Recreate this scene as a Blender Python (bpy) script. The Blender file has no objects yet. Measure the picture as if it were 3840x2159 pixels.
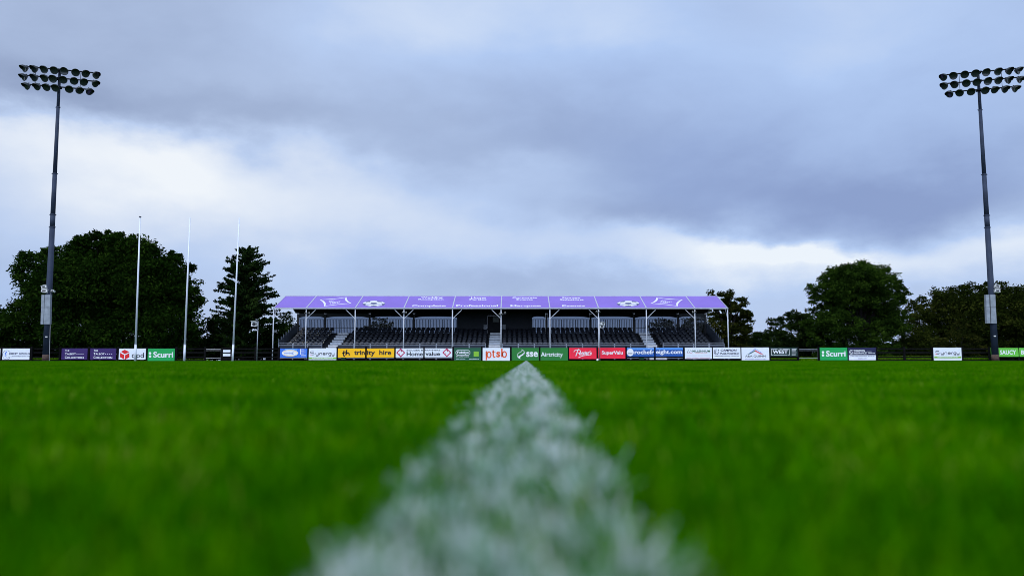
import bpy, bmesh, math, random
import numpy as np
from mathutils import Vector, Matrix

random.seed(7)
rng = np.random.default_rng(11)
sc = bpy.context.scene
col = sc.collection
R = math.radians

# ---------------------------------------------------------------- camera model
F = 2860.0                      # focal length in photo pixels (3840 wide)
PITCH = math.atan(271.0 / F)
CAM_H = 0.074
CT, ST = math.cos(PITCH), math.sin(PITCH)


def at(px, py, Y):
    """point of the vertical plane at distance Y that the photo shows at (px, py)"""
    a = (px - 1920.0) / F
    b = (1079.5 - py) / F
    dy = CT - b * ST
    t = Y / dy
    return Vector((a * t, Y, CAM_H + t * (ST + b * CT)))


def ray(px, py):
    a = (px - 1920.0) / F
    b = (1079.5 - py) / F
    return Vector((a, CT - b * ST, ST + b * CT))


def X(px, Y, py=1345.0):
    return at(px, py, Y).x


def Z(py, Y):
    return at(1920, py, Y).z


# ---------------------------------------------------------------- materials
MATS = {}


def mat(name, color, rough=0.6, metal=0.0, var=0.12, scale=3.0, spec=0.35, bump=0.0):
    if name in MATS:
        return MATS[name]
    m = bpy.data.materials.new(name)
    m.use_nodes = True
    nt = m.node_tree
    b = nt.nodes['Principled BSDF']
    b.inputs['Roughness'].default_value = rough
    b.inputs['Metallic'].default_value = metal
    b.inputs['Specular IOR Level'].default_value = spec
    tc = nt.nodes.new('ShaderNodeTexCoord')
    nz = nt.nodes.new('ShaderNodeTexNoise')
    nz.inputs['Scale'].default_value = scale
    nz.inputs['Detail'].default_value = 5
    nt.links.new(tc.outputs['Object'], nz.inputs['Vector'])
    rp = nt.nodes.new('ShaderNodeValToRGB')
    lo = [max(0, c * (1 - var)) for c in color]
    hi = [min(1, c * (1 + var)) for c in color]
    rp.color_ramp.elements[0].position = 0.3
    rp.color_ramp.elements[1].position = 0.7
    rp.color_ramp.elements[0].color = (*lo, 1)
    rp.color_ramp.elements[1].color = (*hi, 1)
    nt.links.new(nz.outputs['Fac'], rp.inputs['Fac'])
    nt.links.new(rp.outputs['Color'], b.inputs['Base Color'])
    if bump:
        bp = nt.nodes.new('ShaderNodeBump')
        bp.inputs['Strength'].default_value = bump
        nt.links.new(nz.outputs['Fac'], bp.inputs['Height'])
        nt.links.new(bp.outputs['Normal'], b.inputs['Normal'])
    MATS[name] = m
    return m


def s2l(r, g, b):
    f = lambda v: (v / 255 / 12.92) if v <= 10 else ((v / 255 + 0.055) / 1.055) ** 2.4
    return (f(r), f(g), f(b))


# ---------------------------------------------------------------- mesh builder
class MB:
    def __init__(self):
        self.v = []
        self.f = []

    def add(self, vs, fs):
        n = len(self.v)
        self.v += [tuple(p) for p in vs]
        self.f += [tuple(i + n for i in q) for q in fs]

    def box(self, c, s, rot=None):
        c = Vector(c)
        hx, hy, hz = s[0] / 2, s[1] / 2, s[2] / 2
        vs = []
        for z in (-hz, hz):
            for x, y in ((-hx, -hy), (hx, -hy), (hx, hy), (-hx, hy)):
                p = Vector((x, y, z))
                if rot is not None:
                    p = rot @ p
                vs.append(c + p)
        self.add(vs, [(3, 2, 1, 0), (4, 5, 6, 7), (0, 1, 5, 4), (1, 2, 6, 5), (2, 3, 7, 6), (3, 0, 4, 7)])

    def span(self, x0, x1, y0, y1, z0, z1):
        self.box(((x0 + x1) / 2, (y0 + y1) / 2, (z0 + z1) / 2), (abs(x1 - x0), abs(y1 - y0), abs(z1 - z0)))

    def tube(self, p0, p1, r0, r1=None, n=10, caps=True):
        r1 = r0 if r1 is None else r1
        p0, p1 = Vector(p0), Vector(p1)
        d = (p1 - p0).normalized()
        u = d.orthogonal().normalized()
        w = d.cross(u)
        vs = []
        for p, r in ((p0, r0), (p1, r1)):
            for k in range(n):
                a = 2 * math.pi * k / n
                vs.append(p + r * (math.cos(a) * u + math.sin(a) * w))
        fs = [(k, (k + 1) % n, n + (k + 1) % n, n + k) for k in range(n)]
        if caps:
            fs += [tuple(range(n - 1, -1, -1)), tuple(range(n, 2 * n))]
        self.add(vs, fs)

    def bar(self, p0, p1, w, h):
        p0, p1 = Vector(p0), Vector(p1)
        d = p1 - p0
        L = d.length
        rot = d.to_track_quat('X', 'Z').to_matrix()
        self.box((p0 + p1) / 2, (L, w, h), rot)

    def build(self, name, m, parent=None, smooth=False):
        me = bpy.data.meshes.new(name)
        off = Vector((0, 0, 0))
        q = parent
        while q is not None:
            off += q.location
            q = q.parent
        me.from_pydata([tuple(Vector(p) - off) for p in self.v], [], self.f)
        me.materials.append(m)
        if smooth:
            for p in me.polygons:
                p.use_smooth = True
        me.update()
        o = bpy.data.objects.new(name, me)
        col.objects.link(o)
        o.parent = parent
        return o


def tag(o, label=None, cat=None, group=None, kind=None):
    if label:
        o['label'] = label
    if cat:
        o['category'] = cat
    if group:
        o['group'] = group
    if kind:
        o['kind'] = kind
    return o


def empty(name, loc, label=None, cat=None, group=None):
    o = bpy.data.objects.new(name, None)
    o.empty_display_size = 0.2
    o.location = loc
    col.objects.link(o)
    return tag(o, label, cat, group)


# ---------------------------------------------------------------- lettering
TXT = {}


def glyphs(s, bold=0.0, shear=0.0):
    key = (s, bold, shear)
    if key in TXT:
        return TXT[key]
    cu = bpy.data.curves.new('letters', 'FONT')
    cu.body = s
    cu.offset = bold
    cu.shear = shear
    cu.resolution_u = 3
    cu.fill_mode = 'FRONT'
    o = bpy.data.objects.new('letters', cu)
    col.objects.link(o)
    bpy.context.view_layer.update()
    dg = bpy.context.evaluated_depsgraph_get()
    me = bpy.data.meshes.new_from_object(o.evaluated_get(dg))
    vs = [(v.co.x, v.co.y) for v in me.vertices]
    fs = [tuple(p.vertices) for p in me.polygons]
    bpy.data.objects.remove(o)
    bpy.data.curves.remove(cu)
    bpy.data.meshes.remove(me)
    x0 = min(v[0] for v in vs)
    x1 = max(v[0] for v in vs)
    y0 = min(v[1] for v in vs)
    y1 = max(v[1] for v in vs)
    vs = [((x - x0) / (x1 - x0), (y - y0) / (y1 - y0)) for x, y in vs]
    TXT[key] = (vs, fs)
    return TXT[key]


class Art:
    """flat marks on a surface; proj(px, py, layer) gives the point of the surface"""

    def __init__(self, proj, ox=0.0, oy=0.0, s=1.0):
        self.proj, self.ox, self.oy, self.s = proj, ox, oy, s
        self.sets = {}

    def mb(self, name, m):
        return self.sets.setdefault((name, m.name), (MB(), m))[0]

    def p(self, x, y, layer):
        return self.proj(self.ox + x / self.s, self.oy + y / self.s, layer)

    def text(self, s, x0, y0, x1, y1, m, bold=0.0, shear=0.0, layer=1, name='lettering', tilt=0.0):
        vs, fs = glyphs(s, min(bold + 0.01, 0.028), shear)
        pts = [self.p(x0 + u * (x1 - x0), y1 + v * (y0 - y1) + tilt * u, layer) for u, v in vs]
        self.sets[(name, m.name, len(self.sets))] = (MB(), m)
        list(self.sets.values())[-1][0].add(pts, fs)

    def poly(self, pts, m, layer=1, name='emblem'):
        self.mb(name, m).add([self.p(x, y, layer) for x, y in pts], [tuple(range(len(pts)))])

    def rect(self, x0, y0, x1, y1, m, layer=1, name='emblem'):
        self.poly([(x0, y0), (x0, y1), (x1, y1), (x1, y0)], m, layer, name)

    def ell(self, cx, cy, rx, ry, m, layer=1, name='emblem', n=28, a0=0, a1=360):
        pts = [(cx + rx * math.cos(R(a0 + (a1 - a0) * k / n)), cy + ry * math.sin(R(a0 + (a1 - a0) * k / n))) for k in range(n + (a1 - a0 < 360))]
        self.poly(pts, m, layer, name)

    def arc(self, cx, cy, rx, ry, w, m, a0=0, a1=360, layer=1, name='emblem', n=26):
        vs, fs = [], []
        for k in range(n + 1):
            a = R(a0 + (a1 - a0) * k / n)
            c, s = math.cos(a), math.sin(a)
            vs += [self.p(cx + (rx - w / 2) * c, cy + (ry - w / 2) * s, layer), self.p(cx + (rx + w / 2) * c, cy + (ry + w / 2) * s, layer)]
        for k in range(n):
            fs.append((2 * k, 2 * k + 1, 2 * k + 3, 2 * k + 2))
        self.mb(name, m).add(vs, fs)

    def line(self, pts, w, m, layer=1, name='emblem', w1=None):
        """stroke of width w along pts"""
        vs, fs = [], []
        n = len(pts)
        for k, (x, y) in enumerate(pts):
            xa, ya = pts[max(0, k - 1)]
            xb, yb = pts[min(n - 1, k + 1)]
            dx, dy = xb - xa, yb - ya
            L = math.hypot(dx, dy) or 1
            ww = w if w1 is None else w + (w1 - w) * k / (n - 1)
            ex, ey = -dy / L * ww / 2, dx / L * ww / 2
            vs += [self.p(x + ex, y + ey, layer), self.p(x - ex, y - ey, layer)]
        for k in range(n - 1):
            fs.append((2 * k, 2 * k + 1, 2 * k + 3, 2 * k + 2))
        self.mb(name, m).add(vs, fs)

    def build(self, parent):
        for key, (mb, m) in self.sets.items():
            mb.build(key[0].split('#')[0], m, parent)


def curve_pts(p0, p1, p2, n=10):
    out = []
    for k in range(n + 1):
        t = k / n
        out.append(((1 - t) ** 2 * p0[0] + 2 * t * (1 - t) * p1[0] + t * t * p2[0], (1 - t) ** 2 * p0[1] + 2 * t * (1 - t) * p1[1] + t * t * p2[1]))
    return out


# ================================================================ camera, render, light
cam = bpy.data.cameras.new('camera')
cam.sensor_width = 36.0
cam.sensor_fit = 'HORIZONTAL'
cam.lens = F * 36.0 / 3840.0
cam.clip_start = 0.01
cam.clip_end = 5000
cam.dof.use_dof = True
cam.dof.focus_distance = 68.0
cam.dof.aperture_fstop = 2.5
cam.dof.aperture_blades = 9
camo = bpy.data.objects.new('camera', cam)
camo.location = (0, 0, CAM_H)
camo.rotation_euler = (math.pi / 2 + PITCH, 0, 0)
col.objects.link(camo)
sc.camera = camo

sc.render.engine = 'CYCLES'
sc.cycles.use_denoising = True
sc.cycles.filter_width = 0.9
sc.cycles.max_bounces = 6
sc.cycles.diffuse_bounces = 3
sc.cycles.transparent_max_bounces = 12
sc.cycles.sample_clamp_indirect = 4
sc.view_settings.view_transform = 'Standard'
sc.view_settings.look = 'None'
sc.view_settings.exposure = 0.0
sc.view_settings.gamma = 1.0

SUN_EL, SUN_AZ = R(48), R(205)      # veiled sun behind the camera
sun = bpy.data.lights.new('sun', 'SUN')
sun.energy = 1.5
sun.angle = R(14)
sun.color = (1.0, 0.96, 0.92)
suno = bpy.data.objects.new('sun', sun)
d = Vector((math.sin(SUN_AZ) * math.cos(SUN_EL), math.cos(SUN_AZ) * math.cos(SUN_EL), math.sin(SUN_EL)))
suno.rotation_euler = d.to_track_quat('Z', 'Y').to_euler()
col.objects.link(suno)

# ---------------------------------------------------------------- sky: broken overcast cloud
world = bpy.data.worlds.new('World')
sc.world = world
world.use_nodes = True
wt = world.node_tree
for n in list(wt.nodes):
    wt.nodes.remove(n)
W = wt.nodes.new
wl = wt.links.new


def wm(op, a, b=None, c=None, clamp=False):
    n = W('ShaderNodeMath')
    n.operation = op
    n.use_clamp = clamp
    for i, v in enumerate((a, b, c)):
        if v is None:
            continue
        if isinstance(v, (int, float)):
            n.inputs[i].default_value = v
        else:
            wl(v, n.inputs[i])
    return n.outputs[0]


tc = W('ShaderNodeTexCoord')
nrm = W('ShaderNodeVectorMath')
nrm.operation = 'NORMALIZE'
wl(tc.outputs['Generated'], nrm.inputs[0])
sep = W('ShaderNodeSeparateXYZ')
wl(nrm.outputs[0], sep.inputs[0])
az = wm('ARCTAN2', sep.outputs[0], sep.outputs[1])
el = wm('ARCSINE', sep.outputs[2])


def wnoise(sx, sy, scale, detail, rough=0.55, off=0.0, dist=0.0):
    cb = W('ShaderNodeCombineXYZ')
    wl(wm('MULTIPLY', az, sx), cb.inputs[0])
    wl(wm('MULTIPLY', el, sy), cb.inputs[1])
    cb.inputs[2].default_value = off
    n = W('ShaderNodeTexNoise')
    n.inputs['Scale'].default_value = scale
    n.inputs['Detail'].default_value = detail
    n.inputs['Roughness'].default_value = rough
    n.inputs['Distortion'].default_value = dist
    wl(cb.outputs[0], n.inputs['Vector'])
    return wm('SUBTRACT', n.outputs['Fac'], 0.5)


w1 = wnoise(1.0, 1.8, 2.8, 7, 0.56, 1.3)
w2 = wnoise(1.0, 1.8, 3.2, 7, 0.56, 7.7)
AZ = wm('MULTIPLY_ADD', w1, 0.36, az)
EL = wm('MULTIPLY_ADD', w2, 0.20, el)


def blob(px, py, sx, sy, w):
    d = ray(px, py).normalized()
    a0, e0 = math.atan2(d.x, d.y), math.asin(d.z)
    kx, ky = F / sx, F / sy
    A = wm('MULTIPLY_ADD', AZ, kx, -a0 * kx)
    B = wm('MULTIPLY_ADD', EL, ky, -e0 * ky)
    q = wm('ADD', wm('MULTIPLY', A, A), wm('MULTIPLY', B, B))
    return wm('MULTIPLY', wm('POWER', 2.71828, wm('MULTIPLY', q, -1.0)), w)


BLOBS = [
    (150, 120, 520, 260, -0.18), (250, 345, 620, 85, -0.28), (1050, 460, 420, 110, -0.15), (1560, 570, 420, 80, -0.08),
    (560, 590, 580, 160, 0.48), (700, 590, 230, 110, 0.14), (80, 480, 260, 60, 0.18), (620, 830, 700, 140, 0.10),
    (1500, 60, 420, 150, 0.24), (2250, 40, 420, 180, 0.26), (3300, 60, 520, 160, 0.12),
    (1500, 800, 850, 180, 0.27), (2000, 640, 260, 70, 0.10), (2950, 690, 900, 130, -0.34), (2300, 800, 330, 60, -0.18), (2250, 540, 800, 150, -0.22),
    (2950, 905, 170, 45, 0.50), (2820, 965, 560, 100, 0.40), (2560, 880, 220, 50, 0.16), (3740, 870, 420, 75, 0.34), (3640, 980, 300, 70, 0.06),
    (2000, 1090, 620, 60, -0.16), (3550, 640, 420, 110, -0.10), (1000, 1080, 600, 90, 0.04),
]
L = wm('MULTIPLY_ADD', wnoise(1.0, 2.0, 3.6, 8, 0.56, 3.1, 0.25), 0.40, 0.40)
for b in BLOBS:
    L = wm('ADD', L, blob(*b))
HUE = wm('MULTIPLY_ADD', wnoise(1.0, 1.5, 2.0, 3, 0.5, 5.5), 0.4, 0.36)
for b in ((3200, 330, 1100, 420, 0.62), (1900, 120, 900, 260, 0.55), (60, 1080, 320, 150, 0.5), (2700, 1000, 900, 220, 0.18), (2900, 660, 900, 160, 0.35), (1300, 1050, 900, 120, 0.20)):
    HUE = wm('ADD', HUE, blob(*b))
HUE = wm('ADD', HUE, 0.0, clamp=True)


def wramp(fac, stops):
    n = W('ShaderNodeValToRGB')
    n.color_ramp.interpolation = 'B_SPLINE' if len(stops) > 3 else 'LINEAR'
    els = n.color_ramp.elements
    els[0].position, els[0].color = stops[0][0], (*stops[0][1], 1)
    els[1].position, els[1].color = stops[-1][0], (*stops[-1][1], 1)
    for p, c in stops[1:-1]:
        e = els.new(p)
        e.color = (*c, 1)
    wl(fac, n.inputs['Fac'])
    return n.outputs['Color']


grey = wramp(L, [(0.0, s2l(136, 150, 178)), (0.5, s2l(196, 212, 240)), (1.0, s2l(248, 251, 255))])
blue = wramp(L, [(0.0, s2l(141, 161, 206)), (0.5, s2l(180, 205, 246)), (1.0, s2l(236, 245, 255))])
mx = W('ShaderNodeMix')
mx.data_type = 'RGBA'
wl(HUE, mx.inputs['Factor'])
wl(grey, mx.inputs['A'])
wl(blue, mx.inputs['B'])
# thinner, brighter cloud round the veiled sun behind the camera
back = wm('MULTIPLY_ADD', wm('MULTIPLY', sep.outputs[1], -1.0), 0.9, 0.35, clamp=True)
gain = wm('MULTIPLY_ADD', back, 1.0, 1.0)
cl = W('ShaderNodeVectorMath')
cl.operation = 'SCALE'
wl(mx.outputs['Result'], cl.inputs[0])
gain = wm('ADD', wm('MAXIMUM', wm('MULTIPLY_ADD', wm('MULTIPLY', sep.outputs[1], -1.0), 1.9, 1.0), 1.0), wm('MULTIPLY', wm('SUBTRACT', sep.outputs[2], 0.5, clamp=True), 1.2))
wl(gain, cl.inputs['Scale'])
sky = W('ShaderNodeTexSky')
sky.sky_type = 'NISHITA'
sky.sun_disc = False
sky.sun_elevation = SUN_EL
sky.sun_rotation = SUN_AZ
bg1 = W('ShaderNodeBackground')
wl(sky.outputs['Color'], bg1.inputs['Color'])
bg1.inputs['Strength'].default_value = 0.08
bg2 = W('ShaderNodeBackground')
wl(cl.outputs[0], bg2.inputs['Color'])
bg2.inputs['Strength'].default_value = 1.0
ms = W('ShaderNodeMixShader')
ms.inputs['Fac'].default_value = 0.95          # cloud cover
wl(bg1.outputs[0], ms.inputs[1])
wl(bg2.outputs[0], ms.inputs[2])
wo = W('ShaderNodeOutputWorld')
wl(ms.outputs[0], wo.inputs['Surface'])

# ================================================================ ground
GRASS_D = (0.014, 0.040, 0.002)
GRASS_L = (0.024, 0.060, 0.003)


def ground_mat():
    m = bpy.data.materials.new('turf')
    m.use_nodes = True
    nt = m.node_tree
    b = nt.nodes['Principled BSDF']
    b.inputs['Roughness'].default_value = 0.95
    b.inputs['Specular IOR Level'].default_value = 0.05
    tcn = nt.nodes.new('ShaderNodeTexCoord')
    n1 = nt.nodes.new('ShaderNodeTexNoise')
    n1.inputs['Scale'].default_value = 0.7
    n1.inputs['Detail'].default_value = 12
    n1.inputs['Roughness'].default_value = 0.75
    nt.links.new(tcn.outputs['Object'], n1.inputs['Vector'])
    rp = nt.nodes.new('ShaderNodeValToRGB')
    rp.color_ramp.elements[0].position = 0.3
    rp.color_ramp.elements[0].color = (*[c * 0.8 for c in GRASS_D], 1)
    rp.color_ramp.elements[1].position = 0.72
    rp.color_ramp.elements[1].color = (*[c * 0.8 for c in GRASS_L], 1)
    nt.links.new(n1.outputs['Fac'], rp.inputs['Fac'])
    nt.links.new(rp.outputs['Color'], b.inputs['Base Color'])
    return m


def dip(y):
    return -0.026 * math.exp(-max(y, 0.0) / 0.75)      # the crowned pitch falls away towards the near edge


g = MB()
ys_ = [-300, -1, 0, 0.2, 0.4, 0.6, 0.8, 1.0, 1.3, 1.7, 2.2, 3, 4.5, 70, 2500]
vs = []
for y in ys_:
    vs += [(-1500, y, dip(y)), (1500, y, dip(y))]
g.add(vs, [(2 * k, 2 * k + 1, 2 * k + 3, 2 * k + 2) for k in range(len(ys_) - 1)])
tag(g.build('ground', ground_mat()), kind='structure')

# ---------------------------------------------------------------- blades of grass


def blade_mat(name, stops, trans=0.3, nscale=4.5):
    m = bpy.data.materials.new(name)
    m.use_nodes = True
    nt = m.node_tree
    for n in list(nt.nodes):
        nt.nodes.remove(n)
    a = nt.nodes.new('ShaderNodeAttribute')
    a.attribute_name = 'tint'
    geo = nt.nodes.new('ShaderNodeNewGeometry')
    nz = nt.nodes.new('ShaderNodeTexNoise')
    nz.inputs['Scale'].default_value = nscale
    nz.inputs['Detail'].default_value = 4
    nt.links.new(geo.outputs['Position'], nz.inputs['Vector'])
    ad = nt.nodes.new('ShaderNodeMath')
    ad.operation = 'MULTIPLY_ADD'
    ad.inputs[1].default_value = 1.5
    nt.links.new(nz.outputs['Fac'], ad.inputs[0])
    sb = nt.nodes.new('ShaderNodeMath')
    sb.operation = 'SUBTRACT'
    sb.inputs[1].default_value = 0.75
    nt.links.new(a.outputs['Fac'], sb.inputs[0])
    nt.links.new(sb.outputs[0], ad.inputs[2])
    rp = nt.nodes.new('ShaderNodeValToRGB')
    els = rp.color_ramp.elements
    els[0].position, els[0].color = stops[0][0], (*stops[0][1], 1)
    els[1].position, els[1].color = stops[-1][0], (*stops[-1][1], 1)
    for p, c in stops[1:-1]:
        els.new(p).color = (*c, 1)
    nt.links.new(ad.outputs[0], rp.inputs['Fac'])
    df = nt.nodes.new('ShaderNodeBsdfDiffuse')
    tr = nt.nodes.new('ShaderNodeBsdfTranslucent')
    mxs = nt.nodes.new('ShaderNodeMixShader')
    mxs.inputs['Fac'].default_value = trans
    nt.links.new(rp.outputs['Color'], df.inputs['Color'])
    nt.links.new(rp.outputs['Color'], tr.inputs['Color'])
    nt.links.new(df.outputs[0], mxs.inputs[1])
    nt.links.new(tr.outputs[0], mxs.inputs[2])
    out = nt.nodes.new('ShaderNodeOutputMaterial')
    nt.links.new(mxs.outputs[0], out.inputs['Surface'])
    return m


def fast_mesh(name, verts, tris, tint, m):
    me = bpy.data.meshes.new(name)
    me.vertices.add(len(verts))
    me.vertices.foreach_set('co', verts.astype(np.float32).ravel())
    k = tris.shape[1]
    me.loops.add(tris.size)
    me.loops.foreach_set('vertex_index', tris.astype(np.int32).ravel())
    me.polygons.add(len(tris))
    me.polygons.foreach_set('loop_start', np.arange(0, tris.size, k, dtype=np.int32))
    me.update(calc_edges=True)
    at_ = me.attributes.new('tint', 'FLOAT', 'POINT')
    at_.data.foreach_set('value', tint.astype(np.float32))
    me.materials.append(m)
    return me


def blades(n, xs, ys, h0, h1, wd, tint, lean=0.55):
    """n bent blades, two quads each (tip narrow)"""
    h = rng.uniform(h0, h1, n)
    ang = rng.uniform(0, 2 * math.pi, n)
    ln = np.minimum(np.abs(rng.normal(0, lean, n)), 1.25)
    dx, dy = np.cos(ang), np.sin(ang)
    fa = rng.uniform(0, 2 * math.pi, n)
    wx, wy = np.cos(fa) * wd / 2, np.sin(fa) * wd / 2
    mid = np.stack([xs + dx * h * ln * 0.3, ys + dy * h * ln * 0.3, h * 0.6 * np.cos(np.minimum(ln, 1.2) * 0.5)], 1)
    tip = np.stack([xs + dx * h * ln * 0.95, ys + dy * h * ln * 0.95, h * np.cos(np.minimum(ln, 1.3) * 0.85)], 1)
    z0 = np.full(n, -0.002)
    V = np.stack([
        np.stack([xs - wx, ys - wy, z0], 1), np.stack([xs + wx, ys + wy, z0], 1),
        mid + np.stack([wx, wy, z0 * 0], 1) * 0.9, mid - np.stack([wx, wy, z0 * 0], 1) * 0.9,
        tip + np.stack([wx, wy, z0 * 0], 1) * 0.2, tip - np.stack([wx, wy, z0 * 0], 1) * 0.2], 1).reshape(-1, 3)
    i = np.arange(n)[:, None] * 6
    Q = np.concatenate([i + np.array([[0, 1, 2, 3]]), i + np.array([[3, 2, 4, 5]])], 1).reshape(-1, 4)
    return V, Q, np.repeat(tint, 6)


def scatter(name, points, sources, kind, label=None, seed=0, rot90=True):
    me = bpy.data.meshes.new(name)
    me.from_pydata(points, [], [])
    o = bpy.data.objects.new(name, me)
    col.objects.link(o)
    tag(o, kind=kind)
    if label:
        o['label'] = label
    src = bpy.data.collections.new(name + '_blades')
    for s in sources:
        src.objects.link(bpy.data.objects.new(name + '_tile', s))
    ng = bpy.data.node_groups.new(name + '_scatter', 'GeometryNodeTree')
    ng.interface.new_socket('Geometry', in_out='INPUT', socket_type='NodeSocketGeometry')
    ng.interface.new_socket('Geometry', in_out='OUTPUT', socket_type='NodeSocketGeometry')
    N, K = ng.nodes.new, ng.links.new
    gi, go = N('NodeGroupInput'), N('NodeGroupOutput')
    ip = N('GeometryNodeInstanceOnPoints')
    ci = N('GeometryNodeCollectionInfo')
    ci.inputs['Collection'].default_value = src
    ci.inputs['Separate Children'].default_value = True
    ci.inputs['Reset Children'].default_value = True
    ip.inputs['Pick Instance'].default_value = True
    r1 = N('FunctionNodeRandomValue')
    r1.data_type = 'INT'
    r1.inputs['Min'].default_value = 0
    r1.inputs['Max'].default_value = len(sources) - 1
    r1.inputs['Seed'].default_value = seed
    r2 = N('FunctionNodeRandomValue')
    r2.data_type = 'INT'
    r2.inputs['Min'].default_value = 0
    r2.inputs['Max'].default_value = 3
    r2.inputs['Seed'].default_value = seed + 5
    mu = N('ShaderNodeMath')
    mu.operation = 'MULTIPLY'
    mu.inputs[1].default_value = math.pi / 2 if rot90 else 0.0
    cb = N('ShaderNodeCombineXYZ')
    int1 = [q for q in r1.outputs if q.type == 'INT'][0]
    int2 = [q for q in r2.outputs if q.type == 'INT'][0]
    K(int1, ip.inputs['Instance Index'])
    K(int2, mu.inputs[0])
    K(mu.outputs[0], cb.inputs[2])
    K(cb.outputs[0], ip.inputs['Rotation'])
    K(gi.outputs[0], ip.inputs['Points'])
    K(ci.outputs[0], ip.inputs['Instance'])
    K(ip.outputs[0], go.inputs[0])
    md = o.modifiers.new('scatter', 'NODES')
    md.node_group = ng
    return o


GREEN = blade_mat('grass_blade', [(0.0, (0.008, 0.078, 0.0)), (0.45, (0.034, 0.160, 0.0)), (0.8, (0.092, 0.232, 0.0)), (1.0, (0.20, 0.27, 0.03))], 0.16)
PAINT = blade_mat('painted_blade', [(0.0, (0.05, 0.20, 0.05)), (0.3, (0.18, 0.34, 0.22)), (0.6, (0.42, 0.53, 0.49)), (1.0, (0.74, 0.75, 0.75))], 0.2, 55.0)

TS = 0.25
tiles = []
for k in range(5):
    n = 2600
    xs = rng.uniform(-TS / 2, TS / 2, n)
    ys = rng.uniform(-TS / 2, TS / 2, n)
    t = np.clip(rng.normal(0.42, 0.16, n), 0, 0.85)
    t[rng.random(n) < 0.02] = 1.0
    V, Q, T = blades(n, xs, ys, 0.020, 0.034, 0.0022, t, 0.75)
    tiles.append(fast_mesh('grass_tile', V, Q, T, GREEN))
pts = []
Y = -0.75
while Y < 65.4:
    hw = 0.72 * max(Y, 0) + 1.6
    k = int(hw / TS) + 1
    for i in range(-k, k + 1):
        pts.append((i * TS, Y, dip(Y)))
    Y += TS
scatter('grass', pts, tiles, 'stuff', 'short green grass of the playing field')

# painted centre line running from the lens to the far boards
LDX = 54.0 / F


def line_x(y):
    return -0.0095 + LDX * y


ltiles = []
LT = 0.25
for k in range(8):
    # paint sits on the turf in uneven splashes, so the painted blades come in clumps
    nc = 95
    cx = rng.uniform(-0.056, 0.056, nc)
    cy = rng.uniform(-LT / 2, LT / 2, nc)
    cr = rng.uniform(0.0022, 0.0062, nc)
    ct = np.clip(rng.normal(0.54, 0.24, nc), 0.05, 1)
    n = 1250
    pick = rng.choice(nc, n, p=cr ** 2 / (cr ** 2).sum())
    xs = cx[pick] + np.clip(rng.normal(0, 1, n), -2, 2) * cr[pick]
    ys = cy[pick] + np.clip(rng.normal(0, 1, n), -2, 2) * cr[pick]
    t = np.clip(ct[pick] + rng.normal(0, 0.12, n), 0.05, 1)
    V, Q, T = blades(n, xs, ys, 0.022, 0.0345, 0.0022, t, 0.55)
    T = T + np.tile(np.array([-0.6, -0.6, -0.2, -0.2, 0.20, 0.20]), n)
    V[:, 0] += LDX * V[:, 1]
    ltiles.append(fast_mesh('line_tile', V, Q, T, PAINT))
lp = [(line_x(y), y, dip(y)) for y in np.arange(-0.75, 63.5, LT)]
scatter('halfway_line', lp, ltiles, 'structure', seed=3, rot90=False)

# ================================================================ timber fence round the pitch
FY = 66.0
blk = mat('black_timber', (0.0045, 0.0045, 0.005), 0.85, var=0.4, scale=6, spec=0.08)
fence = empty('timber_fence', (0, FY, 0), 'long black post and rail timber fence along the far side of the pitch', 'fence')
posts = [-104, 6, 117, 224, 332.5, 442, 550, 660, 768, 958, 1045, 1155, 1264.5, 1372.3, 1481, 1590, 1699, 1806.5, 1915.5, 2024, 2132,
         2240, 2348, 2455.6, 2565, 2671.5, 2778.5, 2886.5, 2993, 3070, 3179, 3287, 3392, 3498, 3608, 3712, 3820.5, 3928]
for px in posts:
    x = X(px, FY)
    m = MB()
    m.span(x - 0.075, x + 0.075, FY - 0.07, FY + 0.07, -0.2, Z(1299.5, FY) + random.uniform(-0.03, 0.03))
    m.build('post', blk, fence)
gates = [(770, 828), (2996, 3067)]
segs = [(-160, 768), (868, 2993), (3070, 3960)]
for a, b in segs:
    for zc in (1307.5, 1321.5, 1338.8):
        m = MB()
        z = Z(zc, FY)
        m.span(X(a, FY), X(b, FY), FY + 0.072, FY + 0.112, z - 0.055, z + 0.055)
        m.build('rail', blk, fence)
    m = MB()
    m.span(X(a, FY), X(b, FY), FY + 0.075, FY + 0.11, -0.02, 0.13)
    m.build('kickboard', blk, fence)

steel = mat('galvanised_steel', (0.33, 0.35, 0.38), 0.45, 0.6, var=0.15)
for (a, b), lab in zip(gates, ('low grey tubular steel gate beside a black board with two white plates',
                               'low grey tubular steel gate between dark green board and bright green board')):
    x0, x1 = X(a, FY), X(b, FY)
    gt = empty('field_gate', ((x0 + x1) / 2, FY, 0), lab, 'gate', 'tubular steel gates in the fence')
    for zc in (1308, 1314, 1342):
        m = MB()
        m.tube((x0, FY, Z(zc, FY)), (x1, FY, Z(zc, FY)), 0.017, n=8)
        m.build('gate_rail', steel, gt)
    for xx in (x0, x1):
        m = MB()
        m.tube((xx, FY, 0.05), (xx, FY, Z(1307, FY)), 0.026, n=8)
        m.build('gate_stile', mat('dark_steel', (0.05, 0.05, 0.055), 0.5, 0.5), gt)

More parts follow.
